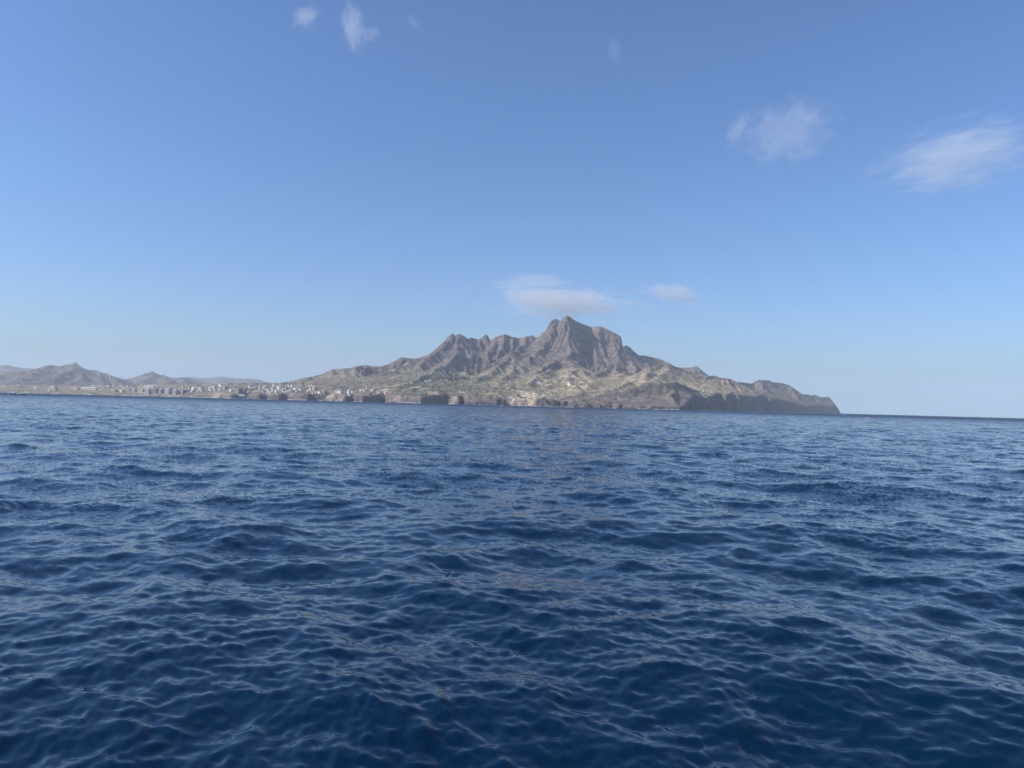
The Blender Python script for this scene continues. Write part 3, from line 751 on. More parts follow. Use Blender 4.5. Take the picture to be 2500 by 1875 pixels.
def building(X, Y, w_px, h_px, colour, label, kind='block', group=None, rz=None, depth=None, cat=None):
    """a house whose foot stands on the ground seen at (X, Y): width and height given as they look from the water"""
    g = hit(X, Y)
    if g is None:
        for dy in (1, 2, 3, 4):
            g = hit(X, Y + dy)
            if g is not None: break
    if g is None: print('no ground', label); return
    k = g[1] / FPX
    w, h = w_px * k, h_px * k
    dp = depth or max(7.0, min(w * 0.8, 15.0))
    rz = (rz if rz is not None else random.uniform(-0.25, 0.25)) - (0.55 if kind in ('block', 'tower', 'gable', 'frame') else 0.12 if kind == 'shed' else 0)
    hsh = int(abs(X * 13 + Y * 7))
    root = empty({'block': 'house', 'tower': 'apartment_building', 'shed': 'warehouse', 'frame': 'unfinished_building', 'gable': 'house', 'wall': 'wall'}[kind], (g[0], g[1] + dp / 2, g[2] - 0.6), rz)
    tag(root, label, cat or {'block': 'house', 'tower': 'apartment block', 'shed': 'warehouse', 'frame': 'unfinished building', 'gable': 'house', 'wall': 'wall'}[kind], group)
    a, b = w / 2, dp / 2
    foot = 5.0
    P_ = PAINT[colour]
    if kind == 'frame':
        n = max(2, round(h / 3.1)); fh = h / n
        s = MB()
        for i in range(n + 1):
            ins = 0.09 * w * max(0, i - n + 2)
            s = MB(); s.box(-a + ins, a - ins, -b, b, i * fh - (foot if i == 0 else 0), i * fh + 0.55)
            s.build('slab', P_, root)
        nc = max(3, int(w / 5))
        for i in range(nc):
            x = -a + 0.5 + (w - 1) * i / (nc - 1)
            for y in (-b + 0.5, b - 0.5):
                c = MB(); c.box(x - 0.45, x + 0.45, y - 0.45, y + 0.45, 0.55, h * (1 if 0 < i < nc - 1 else (n - 1) / n)); c.build('column', P_, root)
        r_ = MB(); r_.box(-a + 1.5, a - 1.5, -b * 0.2, b * 0.6, 0.6, (n - 1) * fh); r_.build('wall', PAINT['grey'], root)
        return root
    body = MB()
    body.box(-a, a, -b, b, -foot, h)
    big = w_px >= 8 and h_px >= 5 and kind in ('block', 'tower')
    if kind == 'shed':
        body.build('wall', P_, root)
        r_ = MB()
        rise = max(0.8, h * 0.22)
        v = [(-a - .5, -b - .5, h + .02), (a + .5, -b - .5, h + .02), (a + .5, b + .5, h + .02), (-a - .5, b + .5, h + .02), (-a - .5, 0, h + rise), (a + .5, 0, h + rise)]
        r_.quadset(v, [(0, 1, 5, 4), (2, 3, 4, 5), (1, 2, 5), (3, 0, 4), (0, 3, 2, 1)])
        r_.build('roof', M_WROOF, root)
        nd = max(1, int(w / 16))
        for i in range(nd):
            d_ = MB(); x = -a + w * (i + 0.5) / nd; d_.box(x - 1.9, x + 1.9, -b - 0.06, -b + 0.2, 0.6, min(h - 0.8, 3.8)); d_.build('door', M_GLASS, root)
        return root
    if kind == 'wall':
        for v_ in range(1): body = MB(); body.box(-a, a, -0.4, 0.4, -foot, h); body.box(-a - .2, a + .2, -0.6, 0.6, h + .003, h + 0.3)
        o = body.build('wall', P_); o.location = root.location; o.rotation_euler = root.rotation_euler
        tag(o, label, 'wall', group); bpy.data.objects.remove(root); return o
    fh = 3.1; n = max(1, round(h / fh)); fh = h / n
    nw = max(2, int(w / 4.2)); ns = max(2, int(dp / 4.5))
    def slots():
        for i in range(n):
            z = i * fh + fh * 0.32
            for j in range(nw):
                x = -a + w * (j + 0.5) / nw
                yield (x - 0.75, x + 0.75, -b - 0.10, -b + 0.12, z, z + 1.35)
            for j in range(ns):
                y = -b + dp * (j + 0.5) / ns
                for sx in (-1, 1):
                    yield (min(sx * a - .1, sx * a + .1), max(sx * a - .1, sx * a + .1), y - 0.7, y + 0.7, z, z + 1.35)
    if not big:
        for q in slots(): body.box(*q, 1)
        body.build('wall', [P_, M_GLASS], root)
    else:
        body.build('wall', P_, root)
        wm = MB(); wm.box(-0.8, 0.8, -0.11, 0.14, 0, 1.45); wmesh = None
        for i in range(n):
            for j in range(nw):
                x = -a + w * (j + 0.5) / nw
                if wmesh is None: o = wm.build('window', M_GLASS, root); wmesh = o.data
                else: o = link('window', wmesh, root)
                o.location = (x, -b, i * fh + fh * 0.3)
        if kind == 'tower':
            for i in range(1, n):
                s_ = MB(); s_.box(-a - 0.15, a + 0.15, -b - 1.3, -b - 0.005, i * fh - 0.12, i * fh + 0.12)
                s_.box(-a - 0.15, a + 0.15, -b - 1.3, -b - 1.15, i * fh + 0.122, i * fh + 0.95); s_.build('balcony', PAINT['pale'] if hsh % 2 else P_, root)
    r_ = MB()
    if kind == 'gable':
        v = [(-a - .5, -b - .5, h + .02), (a + .5, -b - .5, h + .02), (a + .5, b + .5, h + .02), (-a - .5, b + .5, h + .02), (-a - .5, 0, h + 2.2), (a + .5, 0, h + 2.2)]
        r_.quadset(v, [(0, 1, 5, 4), (2, 3, 4, 5), (1, 2, 5), (3, 0, 4), (0, 3, 2, 1)]); r_.build('roof', M_TILE, root)
    else:
        r_.box(-a - .15, a + .15, -b - .15, b + .15, h + .003, h + 0.22)
        for q in ((-a - .15, a + .15, -b - .15, -b + .1), (-a - .15, a + .15, b - .1, b + .15), (-a - .15, -a + .1, -b + .102, b - .102), (a - .1, a + .15, -b + .102, b - .102)):
            r_.box(*q, h + .222, h + 0.95)
        if hsh % 3 and w > 7:
            sx = -1 if hsh % 2 else 1
            r_.box(sx * a * 0.45 - 1.7, sx * a * 0.45 + 1.7, -1.2, 2.2, h + .222, h + 2.7)
        r_.build('roof', P_ if hsh % 2 else M_ROOF, root)
    return root

G1 = 'long warehouses and depots on the plain behind the beach'
G2 = 'grey apartment blocks behind the beach'
G3 = 'houses of the town on the flat ground'
G4 = 'houses of the white town above the sea cliffs'
G5 = 'villas along the cliff top right of the town'
G6 = 'scattered farmhouses on the green mountain foot'
B = building
# left plain
B(11.5,943.5,8,1.2,'white','low white shed at the far left above the sailing yacht stern','shed',G1)
B(3,941.5,12,1.0,'white','thin white roof line cut by the left edge of the photo','shed',G1)
B(41,944,3,2.2,'white','tiny white hut beside the round white tank','block',G3)
B(78,945,5,1.6,'white','small white shed left of the pair of white storage silos','shed',G1)
B(74,950.5,2.5,2,'white','tiny white cabin in dark bushes below the silos','block',G3)
B(129,954,20,12,'white','large white unfinished hotel frame standing alone behind the beach','frame',None,0.12,14)
B(119,955,6,4,'white','white lower wing left of the unfinished hotel frame','block',G3)
B(183,951.5,24,5,'tan','long tan enclosure building with a small opening at its left end','block',G1,0.0,12)
B(193,949.5,3,3,'white','small bright white cube on the roof line of the tan enclosure','block',G3)
B(217,952.5,42,6,'cream','long cream walled building with pale roof between hotel frame and town','shed',G1,0.02,14)
B(232,953,6,6,'cream','pale square house at the right end of the long cream building','block',G3)
B(228,942.5,20,1.6,'white','leftmost long white roof on the skyline of the plain','shed',G1)
B(246,942.8,16,1.6,'white','long white roof second from left on the skyline of the plain','shed',G1)
B(264,944.5,15,4,'tan','beige windowless depot on the ridge of the plain','block',G1,0,12)
B(277,942.3,9,1.8,'white','short white roof right of the beige depot','shed',G1)
B(294,943.5,16,2.2,'cream','cream depot roof sloping down right of the short white roof','shed',G1)
B(250,949.5,10,1.5,'pale','low pale shed above the slanting white roof','shed',G1)
B(244,953.5,11,2,'white','slanting white roof at the edge of the dark rocks','shed',G1,0.1)
B(278,957.5,12,5,'green','low grey green building with long floors left of the cream villa','block',G3)
B(297,958,12,6.5,'cream','cream villa with dark arches in the middle of the beach front','block',G3)
B(305,950,4,2.2,'white','small white house above the cream villa','block',G3)
B(313,949.5,3,2.6,'white','tiny white house between cream villa and grey windowless block','block',G3)
B(318,957,5,9,'brown','narrow brown house left of the grey windowless block','block',G3)
B(326.5,958,11,11,'pale','grey windowless block on a white plinth','tower',G2,0,12)
B(338,957.5,2.5,9,'white','thin white stair tower beside the cream three storey building','block',G3)
B(345,957.5,12,7,'cream','cream three storey building with long open galleries','tower',G2,0.05,11)
B(326,960,19,1.2,'pale','long white retaining wall below the grey windowless block','wall')
B(379,942.6,54,1.8,'white','longest white warehouse roof on the skyline of the plain','shed',G1,0,16)
B(376,939.8,30,1.0,'pale','faint pale roof behind the longest white warehouse','shed',G1,0,14)
B(422,943.5,12,2.2,'white','white warehouse with slightly bent roof right of the longest one','shed',G1)
B(361,961.5,12,12,'pale','leftmost pale grey apartment block behind the beach','tower',G2,0,13)
B(378,961.5,15,13,'grey','broad dark grey apartment block second from left','tower',G2,0.05,13)
B(392,961,10,11,'grey','narrow grey apartment block third from left','tower',G2,0,13)
B(409,961.5,18,14,'pale','largest pale apartment block in the row behind the beach','tower',G2,-0.05,14)
B(426.5,963,13,12,'pale','pale roofed grey apartment block right end of the row','tower',G2,0.05,13)
B(446,962,14,9,'grey','low dark concrete block right of the apartment row','block',G2)
B(416,949.5,8,3.5,'white','white penthouse on the hill behind the largest apartment block','block',G3)
B(396,950,8,1.8,'white','small white terrace house above the apartment row','block',G3)
B(362,947,5,2,'white','white house on the slope under the longest warehouse','block',G3)
B(372,948.5,5,2,'white','white house above the broad dark grey apartment block','block',G3)
B(445,949.5,8,4,'white','bright white two storey house topping the right of the apartments','block',G3)
B(454,955,3,5.5,'white','slim white house left of the pink house','block',G3)
B(462,952.5,7,5,'pink','pink house with an ochre front in the middle of town','gable',G3)
B(471,954,9,7,'white','white house with a slanted roof right of the pink house','block',G3)
B(468,958,5,3.5,'white','small white house on the slope below the slanted roof house','block',G3)
B(488,947.5,10,2.2,'cream','flat cream roof house above the white terraces','block',G3)
B(490,953,10,4.5,'cream','cream house with a shaded porch on the terraces','block',G3)
B(480,954,1.6,6,'white','thin white gable wall left of the porch house','block',G3)
B(496,956,6,2.5,'white','long white low house below the porch house','block',G3)
B(482,956.5,4,3,'white','tiny white house at the left of the lower terrace','block',G3)
B(510.5,952.5,3.6,3.4,'white','left of two bright white cubes in the dark bushes','block',G3)
B(516.5,952,3.6,5,'white','right and taller of two bright white cubes in the dark bushes','block',G3)
B(520,946.5,6,2.6,'white','white house uphill of the two bright cubes','block',G3)
B(506,940.2,22,1.2,'white','thin white roof line above the two bright cubes','shed',G1)
B(537,944,13,4.2,'white','white flat roofed school like block on the ridge','block',G3,0,11)
B(526,943.5,5,2,'pale','pale annex left of the flat roofed block on the ridge','block',G3)
B(546,952,14,9,'green','big grey green hillside building with stepped walls','block',G3,0.1,14)
B(536,949.5,5,2.2,'white','small white house left of the big grey green building','block',G3)
B(529,959,9,2.6,'pale','long pale hut above the sandy bank','block',G3)
B(538,959,3,2.6,'pale','square pale hut next to the long one above the sandy bank','block',G3)
B(563,957,6,7,'white','white house with open terraces beside the tall grey complex','block',G3)
B(570,957.5,2.6,11.5,'white','white lift tower at the left side of the tall grey complex','block',G3)
B(580,961,14,13,'grey','left half of the tall grey concrete complex on the cliff','tower',G2,0,14)
B(594,961,12,11,'grey','right half of the tall grey concrete complex on the cliff','tower',G2,0.1,14)
B(575,963.5,40,1.2,'white','long white sea wall along the cliff under the grey complex','wall')
B(605,959.5,6,6,'pink','small pinkish house right of the grey complex','block',G3)
B(608.5,959,1.6,3,'white','narrow white front right beside the pinkish house','block',G3)
B(613,951,5,1.6,'pale','pale roof among the bushes above the small bay','block',G3)
B(611,940.5,2.4,2.4,'white','lone white house on the skyline above the bay','block',G3)
# white town above the cliffs
B(643.5,948,3.2,3,'white','lone white cube up the slope left of the white town','block',G4)
B(661.3,944.5,2.2,5,'white','slim white tower house at the upper left of the white town','block',G4)
B(668,943,6,4.2,'white','bright white villa on the crest of the white town','block',G4)
B(666.5,946,3,3,'white','small white annex just below the bright crest villa','block',G4)
B(680.5,952,7.5,9.5,'white','tallest white apartment block of the white town','tower',G4,0.0,12)
B(673.5,957.5,5,6,'white','white three storey house below and left of the tallest block','block',G4)
B(651.5,953.5,7,4,'white','white villa with arched porch near the left of the town','block',G4)
B(654,956.5,5,3,'white','white house directly under the arched porch villa','block',G4)
B(644,957.5,5,3,'brown','brown house on the corner of the cliff path','block',G4)
B(642,961,2.4,5,'white','thin white gate house at the left end of the cliff path','block',G4)
B(658.5,961,7.5,4.5,'cream','cream house with a curved front over the cliff','block',G4)
B(651.5,963.5,7,4,'pink','pink house lowest on the cliff at the left of the town','block',G4)
B(664.5,957.5,5,2.6,'white','small white flat house between cream house and tallest block','block',G4)
B(705,945.5,3.2,4.8,'white','left of three white houses high on the slope','block',G4)
B(712,945.5,5,5.5,'white','middle and largest of three white houses high on the slope','block',G4)
B(719,943.5,2.2,3.6,'white','right and smallest of three white houses high on the slope','block',G4)
B(700.3,948.5,1.6,4,'white','white chimney like tower below the three high houses','block',G4)
B(690,954.5,7,4.5,'pale','pale grey house right of the tallest block','block',G4)
B(697,953,6,5.5,'pale','pale cube house with dark openings in mid town','block',G4)
B(692,958,8,2.4,'pale','grey roofed row under the pale grey house','block',G4)
B(686,961,2.2,4,'white','slim white house on the cliff road','block',G4)
B(674,962,5,3.4,'white','white house on the cliff edge below the three storey house','block',G4)
B(693,960.5,5,1.8,'white','low white garage on the dark cliff edge','block',G4)
B(707,957,12,7,'white','white open frame house with long dark balconies','frame',G4,0.0,9)
B(706,959.8,13,2,'white','long white terrace wall below the open frame house','wall')
B(719,952,7,5,'white','white house with an arched doorway in mid town','block',G4)
B(725,949.5,5,3,'white','white house stepping up right of the arched doorway','block',G4)
B(724,957.5,7,4.5,'tan','tan rounded house over the cliff road','block',G4)
B(733,953.5,11,3.4,'white','long white house with two roofs right of mid town','block',G4)
B(737,948.5,11,3.2,'white','wide white house on the slope above the two roofed one','block',G4)
B(735,956,9,1.8,'white','long low white terrace right of the tan house','block',G4)
B(742,953,3,3,'white','small white house between the terrace and yellow house','block',G4)
B(750,945.5,5.5,1.6,'white','flat white house left of the yellow houses','block',G4)
B(757.5,953,9,5,'yellow','yellow villa with a bright front','block',G4)
B(757,947.5,4.5,4.5,'yellow','pale yellow upper house behind the yellow villa','block',G4)
B(761.5,944,3.6,3.6,'white','white belvedere house topping the yellow group','block',G4)
B(767,947.5,5.5,4,'cream','cream house right of the white belvedere','block',G4)
B(764.5,953,3.6,5,'white','white tower house on the right side of the yellow villa','block',G4)
B(759,956,6,3,'pink','pinkish terrace house under the yellow villa','block',G4)
B(774.5,948.5,3.4,4.6,'white','white pointed house standing apart right of the yellow group','block',G4)
B(763.5,963,3.4,6.5,'white','narrow white house hanging over the cliff face','block',G4)
B(739,963,2.6,2.6,'white','lone white cabin on the cliff road','block',G4)
B(769,960.5,8,4,'pale','pale blue grey house on the cliff top','block',G4)
B(778.5,960.5,8.5,5,'white','white low apartment building with a row of bays','block',G4)
B(791,963,12,8.5,'green','dark green grey block with a pale round roof on the cliff','tower',G4,0,11)
# cliff-top villas
B(828,961.5,11,8.5,'white','white villa with a broad arch alone on the cliff top','block',G5)
B(819,960,3.4,2.2,'white','tiny white annex left of the arch villa','block',G5)
B(842,963.5,24,1.2,'white','long white garden wall right of the arch villa','wall')
B(851,963.5,6.5,6,'white','white square villa with dark doorway at the end of the wall','block',G5)
B(851,956,5,4,'white','white stepped house behind the square villa','block',G5)
B(859.5,960.5,5,4.2,'white','white house with round windows right of the square villa','block',G5)
B(867.5,959.5,5,2,'white','low white bungalow between two taller villas','block',G5)
B(873.5,959.5,2,6,'white','tall thin white villa front on the cliff top','block',G5)
B(880,954.5,6,3.4,'white','white roofed house behind the tall thin villa','block',G5)
B(885.3,954.5,2.4,5,'white','narrow white house left of the cream windowed one','block',G5)
B(890,956,4.6,5.2,'cream','cream house with two dark windows above the dark cliff','block',G5)
B(895.5,952.5,4,3,'white','white house behind the cream windowed one','block',G5)
B(888,950,3,2.5,'white','small white house highest in the cliff top group','block',G5)
B(903.8,955,2.2,5,'white','white left wing of the last villa before the green slopes','block',G5)
B(909,956,8,5,'cream','last cream villa before the green slopes','block',G5)
B(912,948.5,2.4,2.2,'white','white water tank house above the last cream villa','block',G5)
B(942,961.5,2,1.5,'white','tiny white hut at the right rim of the dark cliff','block',G5)
# farms
B(870.3,920.5,1.6,2.4,'white','single white tower house high on the bare shoulder','block',G6)
B(728,934,2.2,1.8,'white','left of two tiny houses on the shoulder skyline','block',G6); B(734,933.6,2.2,1.8,'white','right of two tiny houses on the shoulder skyline','block',G6)
B(1039.5,931.5,6.5,2.2,'white','bright white farmhouse, longest on the green mountain foot','block',G6)
B(1049,931,5,2.4,'white','white farmhouse just right of the longest one','block',G6)
B(1021.5,934,3.4,1.8,'white','small white farmhouse left of the longest one','block',G6)
B(1004,936,6,2,'white','white farm row at the end of the pale track','block',G6)
B(1053,941,4,2.2,'pink','pinkish farmhouse below the two white farmhouses','block',G6)
B(1077,929,7,1.5,'white','white greenhouse row under the rock domes','block',G6)
B(1085,926.5,2.4,1.6,'white','tiny white house above the greenhouse row','block',G6)
B(1091,929.5,4,1.5,'white','white house right of the greenhouse row','block',G6)
B(1096,924.5,2,1.6,'white','highest white house under the rock domes','block',G6)
B(1124,957.5,5,1.6,'white','white ruin on the pale bank above the coast','block',G6)
B(1593.7,932.5,1.8,1.5,'white','tiny white hut on the ridge above the brown cliffs','block',G6)
B(1717.5,956.8,4.2,2.6,'white','white house on the saddle above the dark sea cliff','block',G6)
B(1725,958.5,3,1.5,'cream','cream shed right of the house on the dark cliff saddle','block',G6)
B(1428,966,6,1.5,'cream','pale farm walls on the flat left of the brown cliffs','block',G6)
rs = random.Random(21)
for n_, x0, x1, y0, y1, lb in ((26, 262, 345, 944, 956, 'tiny pale house scattered among the depots left of the apartment blocks'), (34, 436, 560, 944, 957, 'tiny pale house scattered between the apartment row and the grey complex'),
                               (16, 600, 645, 945, 958, 'tiny pale house scattered on the bushy slope left of the white town'), (46, 646, 782, 944, 960, 'tiny pale house filling the lanes of the white town'), (10, 815, 925, 948, 958, 'tiny pale house behind the cliff top villas')):
    for _ in range(n_):
        random.seed(rs.random())
        B(rs.uniform(x0, x1), rs.uniform(y0, y1), rs.uniform(2.4, 5.5), rs.uniform(1.8, 3.6), *(lambda c_: (c_, lb.replace('tiny pale', 'tiny ' + {'pale': 'pale grey', 'grey': 'dark grey'}.get(c_, c_))))(rs.choice(['white', 'white', 'white', 'cream', 'pale', 'tan', 'grey'])), 'block', lb.replace('tiny pale house', 'tiny pale houses'))
print('town done', time.time() - T0)

# round tank and silos
def silo(X, Y, w_px, h_px, label, dome=True):
    g = hit(X, Y); k = g[1] / FPX; r = w_px * k / 2; h = h_px * k
    root = empty('storage_tank', (g[0], g[1] + r, g[2] - 0.5)); tag(root, label, 'storage tank')
    a = MB(); a.tube((0, 0, -4), (0, 0, h - r * 0.5), r, r, 20); a.build('tank_shell', PAINT['white'], root, True)
    b = MB(); b.tube((0, 0, h - r * 0.5), (0, 0, h - r * 0.2), r * 1.02, r * 0.75, 20); b.tube((0, 0, h - r * 0.2), (0, 0, h), r * 0.75, r * 0.25, 20); b.build('roof', M_WROOF, root, True)
silo(44.5,942.5,3.2,4.2,'round white dome tank behind the yacht mast')
silo(83.5,950.5,3.2,5.8,'left of the white storage silos')
silo(86.8,950.5,2.2,5.6,'slim middle white storage silo')
silo(90.3,950.5,4.6,6.2,'rightmost and widest white storage silo with domed roof')

# wind turbines on the hill
def turbine(X, Yb, h_px, az_deg, label, src=0):
    g = far_hit(X, Yb, src)
    if g is None: g = P(X, Yb, 6000)
    k = g[1] / FPX; h = h_px * k; s = h / 40
    root = empty('wind_turbine', (g[0], g[1], g[2] - 1)); tag(root, label, 'wind turbine', 'three white wind turbines on the hill')
    t = MB(); t.tube((0, 0, -6), (0, 0, h), 3.4 * s, 2.2 * s, 12); t.build('tower', PAINT['white'], root, True)
    n = MB(); n.box(-1.6 * s, 1.6 * s, -3.2 * s, 4.5 * s, h + 0.01, h + 3.2 * s); n.build('nacelle', PAINT['white'], root)
    hb = MB(); hb.tube((0, -3.25 * s, h + 1.6 * s), (0, -5.2 * s, h + 1.6 * s), 1.5 * s, 0.5 * s, 10); hub = hb.build('hub', PAINT['white'], root, True)
    for i in range(3):
        a = math.radians(az_deg + 120 * i); d = Vector((math.sin(a), 0, math.cos(a))); q = Vector((d.z, 0, -d.x))
        L = 0.46 * h; m = MB()
        vs = []
        for f, c, th in ((0.04, 1.3, 0.8), (0.22, 2.6, 0.6), (0.6, 1.9, 0.35), (1.0, 0.8, 0.15)):
            o_ = Vector((0, -4.2 * s, h + 1.6 * s)) + d * (L * f)
            for sx, sy in ((-1, -1), (1, -1), (1, 1), (-1, 1)): vs.append(o_ + q * (sx * c * s) + Vector((0, sy * th * s, 0)))
        fs = [(k_ * 4 + i_, k_ * 4 + (i_ + 1) % 4, k_ * 4 + 4 + (i_ + 1) % 4, k_ * 4 + 4 + i_) for k_ in range(3) for i_ in range(4)] + [(3, 2, 1, 0), (12, 13, 14, 15)]
        m.quadset(vs, fs); m.build('blade', PAINT['white'], root)
turbine(240.5, 924.5, 11, 60, 'leftmost wind turbine, on the slope below the pointed hill')
turbine(268.5, 930.5, 12, 65, 'middle wind turbine with upright blades, nearer the valley')
turbine(296.7, 930.8, 10, 5, 'rightmost wind turbine, at the foot of the valley gap')
def pole(X, Y, h_px, label):
    g = hit(X, Y)
    root = empty('radio_mast', (g[0], g[1], g[2] - 1)); tag(root, label, 'mast'); h = h_px * g[1] / FPX
    t = MB()
    for a in range(3):
        c, s = math.cos(a * 2.094), math.sin(a * 2.094); t.tube((c * 1.2, s * 1.2, -2), (c * 0.3, s * 0.3, h), 0.28, 0.18, 5)
    t.build('lattice', PAINT['grey'], root)
    b = MB()
    for i in range(1, 9):
        z = h * i / 9; r = 1.2 - 0.9 * i / 9
        for a in range(3):
            b.tube((math.cos(a * 2.094) * r, math.sin(a * 2.094) * r, z), (math.cos((a + 1) * 2.094) * r, math.sin((a + 1) * 2.094) * r, z + h / 20), 0.12, 0.12, 4)
    b.build('brace', PAINT['grey'], root)
pole(255.5, 947, 12, 'thin dark radio mast beside the beige depot')

# ------------------------------------------------------------ boats
M_NAVY = mat('blue_grey_hull', (0.22, 0.28, 0.36), 0.25, var=0.05); M_GEL = mat('white_gelcoat', (0.80, 0.80, 0.78), 0.3, var=0.04)
M_ALU = mat('mast_aluminium', (0.55, 0.56, 0.57), 0.4, 0.6); M_TEAK = mat('teak_deck', (0.30, 0.20, 0.11)); M_CANVAS = mat('sail_cloth', (0.74, 0.73, 0.68)); M_RIG = mat('wire_rigging', (0.30, 0.31, 0.33), 0.4, 0.5)
def hull_mesh(L, Bm, fb, dr=0.5):
    st = 13; pr = 7; vs = []
    for i in range(st):
        t = i / (st - 1); x = -L / 2 + L * t
        wdt = Bm / 2 * (0.72 + 0.28 * math.sin(min(t / 0.45, 1) * math.pi / 2)) if t < 0.45 else Bm / 2 * max(0.02, math.cos((t - 0.45) / 0.55 * math.pi / 2) ** 0.75)
        top = fb * (1 + 0.28 * (t - 0.35) ** 2 * 3)
        for j in range(pr):
            u = j / (pr - 1) * 2 - 1; a = abs(u)
            y = math.copysign(wdt * (1 - (1 - a) ** 2.2), u) if a else 0
            z = -dr * (1 - t * 0.5) + (top + dr * (1 - t * 0.5)) * a ** 2.0
            vs.append((x + (0.35 * fb * a ** 2 if t > 0.95 else 0), y, z))
    fs = [(i * pr + j, i * pr + j + 1, (i + 1) * pr + j + 1, (i + 1) * pr + j) for i in range(st - 1) for j in range(pr - 1)]
    fs.append(tuple(range(pr)))
    deck = [(i * pr, (i + 1) * pr, (i + 1) * pr + pr - 1, i * pr + pr - 1) for i in range(st - 1)]
    return vs, fs, deck
def yacht(X, D, L, mast, heading, hullm, label, pole_=False):
    p = P(X, 985, D); z = -D * D / (2 * R_EARTH)
    root = empty('sailing_yacht', (p[0], p[1], z), heading); tag(root, label, 'sailing yacht')
    vs, fs, dk = hull_mesh(L, L * 0.27, L * 0.085)
    h = MB(); h.quadset(vs, fs); h.build('hull', hullm, root, True)
    d = MB(); d.quadset([(x, y * 0.985, z_ - 0.03) for x, y, z_ in vs], dk); d.build('deck', M_TEAK, root)
    c = MB(); fb = L * 0.085
    c.quadset([(-L * .12, -L * .075, fb), (L * .22, -L * .045, fb * 1.05), (L * .22, L * .045, fb * 1.05), (-L * .12, L * .075, fb), (-L * .10, -L * .06, fb + L * .045), (L * .17, -L * .035, fb + L * .03), (L * .17, L * .035, fb + L * .03), (-L * .10, L * .06, fb + L * .045)],
              [(0, 1, 5, 4), (1, 2, 6, 5), (2, 3, 7, 6), (3, 0, 4, 7), (4, 5, 6, 7)]); c.build('cabin', M_GEL, root)
    m = MB(); mx = L * 0.08; m.tube((mx, 0, fb), (mx, 0, mast), 0.17, 0.11, 8); m.build('mast', M_ALU, root, True)
    s = MB()
    for f in (0.38, 0.66): s.tube((mx, -L * .07 * (1.2 - f), mast * f), (mx, L * .07 * (1.2 - f), mast * f), 0.05, 0.05, 6)
    s.build('spreader', M_ALU, root)
    bm = MB(); bm.tube((mx - .2, 0, fb + 1.5), (-L * .33, 0, fb + 1.35), 0.12, 0.1, 8); bm.build('boom', M_ALU, root, True)
    sl = MB(); sl.tube((mx - .3, 0, fb + 1.78), (-L * .3, 0, fb + 1.62), 0.24, 0.14, 8); sl.build('furled_sail', M_CANVAS, root, True)
    fr = MB(); fr.tube((L * .47, 0, fb * 1.35), (mx + .1, 0, mast * 0.97), 0.10, 0.05, 6); fr.build('furled_jib', M_CANVAS, root, True)
    for q in (((-L * .49, 0, fb), (mx, 0, mast)), ((mx, -L * .13, fb), (mx, 0, mast * .97)), ((mx, L * .13, fb), (mx, 0, mast * .97))):
        w = MB(); w.tube(*q, 0.03, 0.03, 4); w.build('stay', M_RIG, root)
    st = MB(); st.quadset([(-L * .5, -L * .09, 0.15), (-L * .5, L * .09, 0.15), (-L * .5 - .02, L * .1, fb), (-L * .5 - .02, -L * .1, fb), (-L * .515, -L * .09, 0.15), (-L * .515, L * .09, 0.15), (-L * .515, L * .1, fb * 1.0), (-L * .515, -L * .1, fb * 1.0)],
                          [(4, 7, 6, 5), (0, 4, 5, 1), (3, 2, 6, 7), (0, 3, 7, 4), (1, 5, 6, 2)]); st.build('transom', M_GEL, root)
    bi = MB(); 
    for i in range(6):
        a0, a1 = -1 + i / 3, -1 + (i + 1) / 3
        z0, z1 = fb + 2.1 - .35 * a0 * a0, fb + 2.1 - .35 * a1 * a1
        bi.quadset([(-L * .42, a0 * L * .09, z0), (-L * .2, a0 * L * .09, z0), (-L * .2, a1 * L * .09, z1), (-L * .42, a1 * L * .09, z1), (-L * .42, a0 * L * .09, z0 - .06), (-L * .2, a0 * L * .09, z0 - .06), (-L * .2, a1 * L * .09, z1 - .06), (-L * .42, a1 * L * .09, z1 - .06)],
                   [(0, 1, 2, 3), (7, 6, 5, 4), (0, 4, 5, 1), (3, 2, 6, 7)])
    bi.build('bimini', M_CANVAS, root)
    for x_ in (-.42, -.2):
        for y_ in (-1, 1):
            b_ = MB(); b_.tube((L * x_, y_ * L * .088, fb), (L * x_, y_ * L * .088, fb + 1.76), 0.03, 0.03, 5); b_.build('bimini_pole', M_ALU, root)
    if pole_:
        t = MB(); t.tube((L * .33, -.6, fb + .1), (L * .20, -.6, fb + 6.0), 0.11, 0.09, 6); t.build('spinnaker_pole', M_CANVAS, root, True)
    return root
yacht(44.5, 930, 18.0, 22.0, 0.04, M_NAVY, 'blue grey sailing yacht with a tall bare mast off the beach at far left', True)
yacht(1227, 1400, 9.5, 17.5, 0.9, M_NAVY, 'blue hulled sailing yacht with white stern before the pale cliffs in the centre')
def motorboat(X, D, L, heading, label, group, z=None, loc=None):
    if loc is None: p = P(X, 985, D); loc = (p[0], p[1], -D * D / (2 * R_EARTH))
    root = empty('small_boat', loc, heading); tag(root, label, 'boat', group)
    vs, fs, dk = hull_mesh(L, L * 0.34, L * 0.13, 0.35)
    h = MB(); h.quadset(vs, fs); h.build('hull', M_GEL, root, True)
    d = MB(); d.quadset([(x, y * 0.98, z_ - 0.04) for x, y, z_ in vs], dk); d.build('deck', M_GEL, root)
    c = MB(); f = L * .13; c.box(-L * .1, L * .15, -L * .1, L * .1, f, f + L * .13); c.build('cabin', M_GEL, root)
    g = MB(); g.box(-L * .07, L * .152, -L * .102, L * .102, f + L * .06, f + L * .105); g.build('windshield', M_GLASS, root)
BG = 'white boats drawn up on the foreshore'
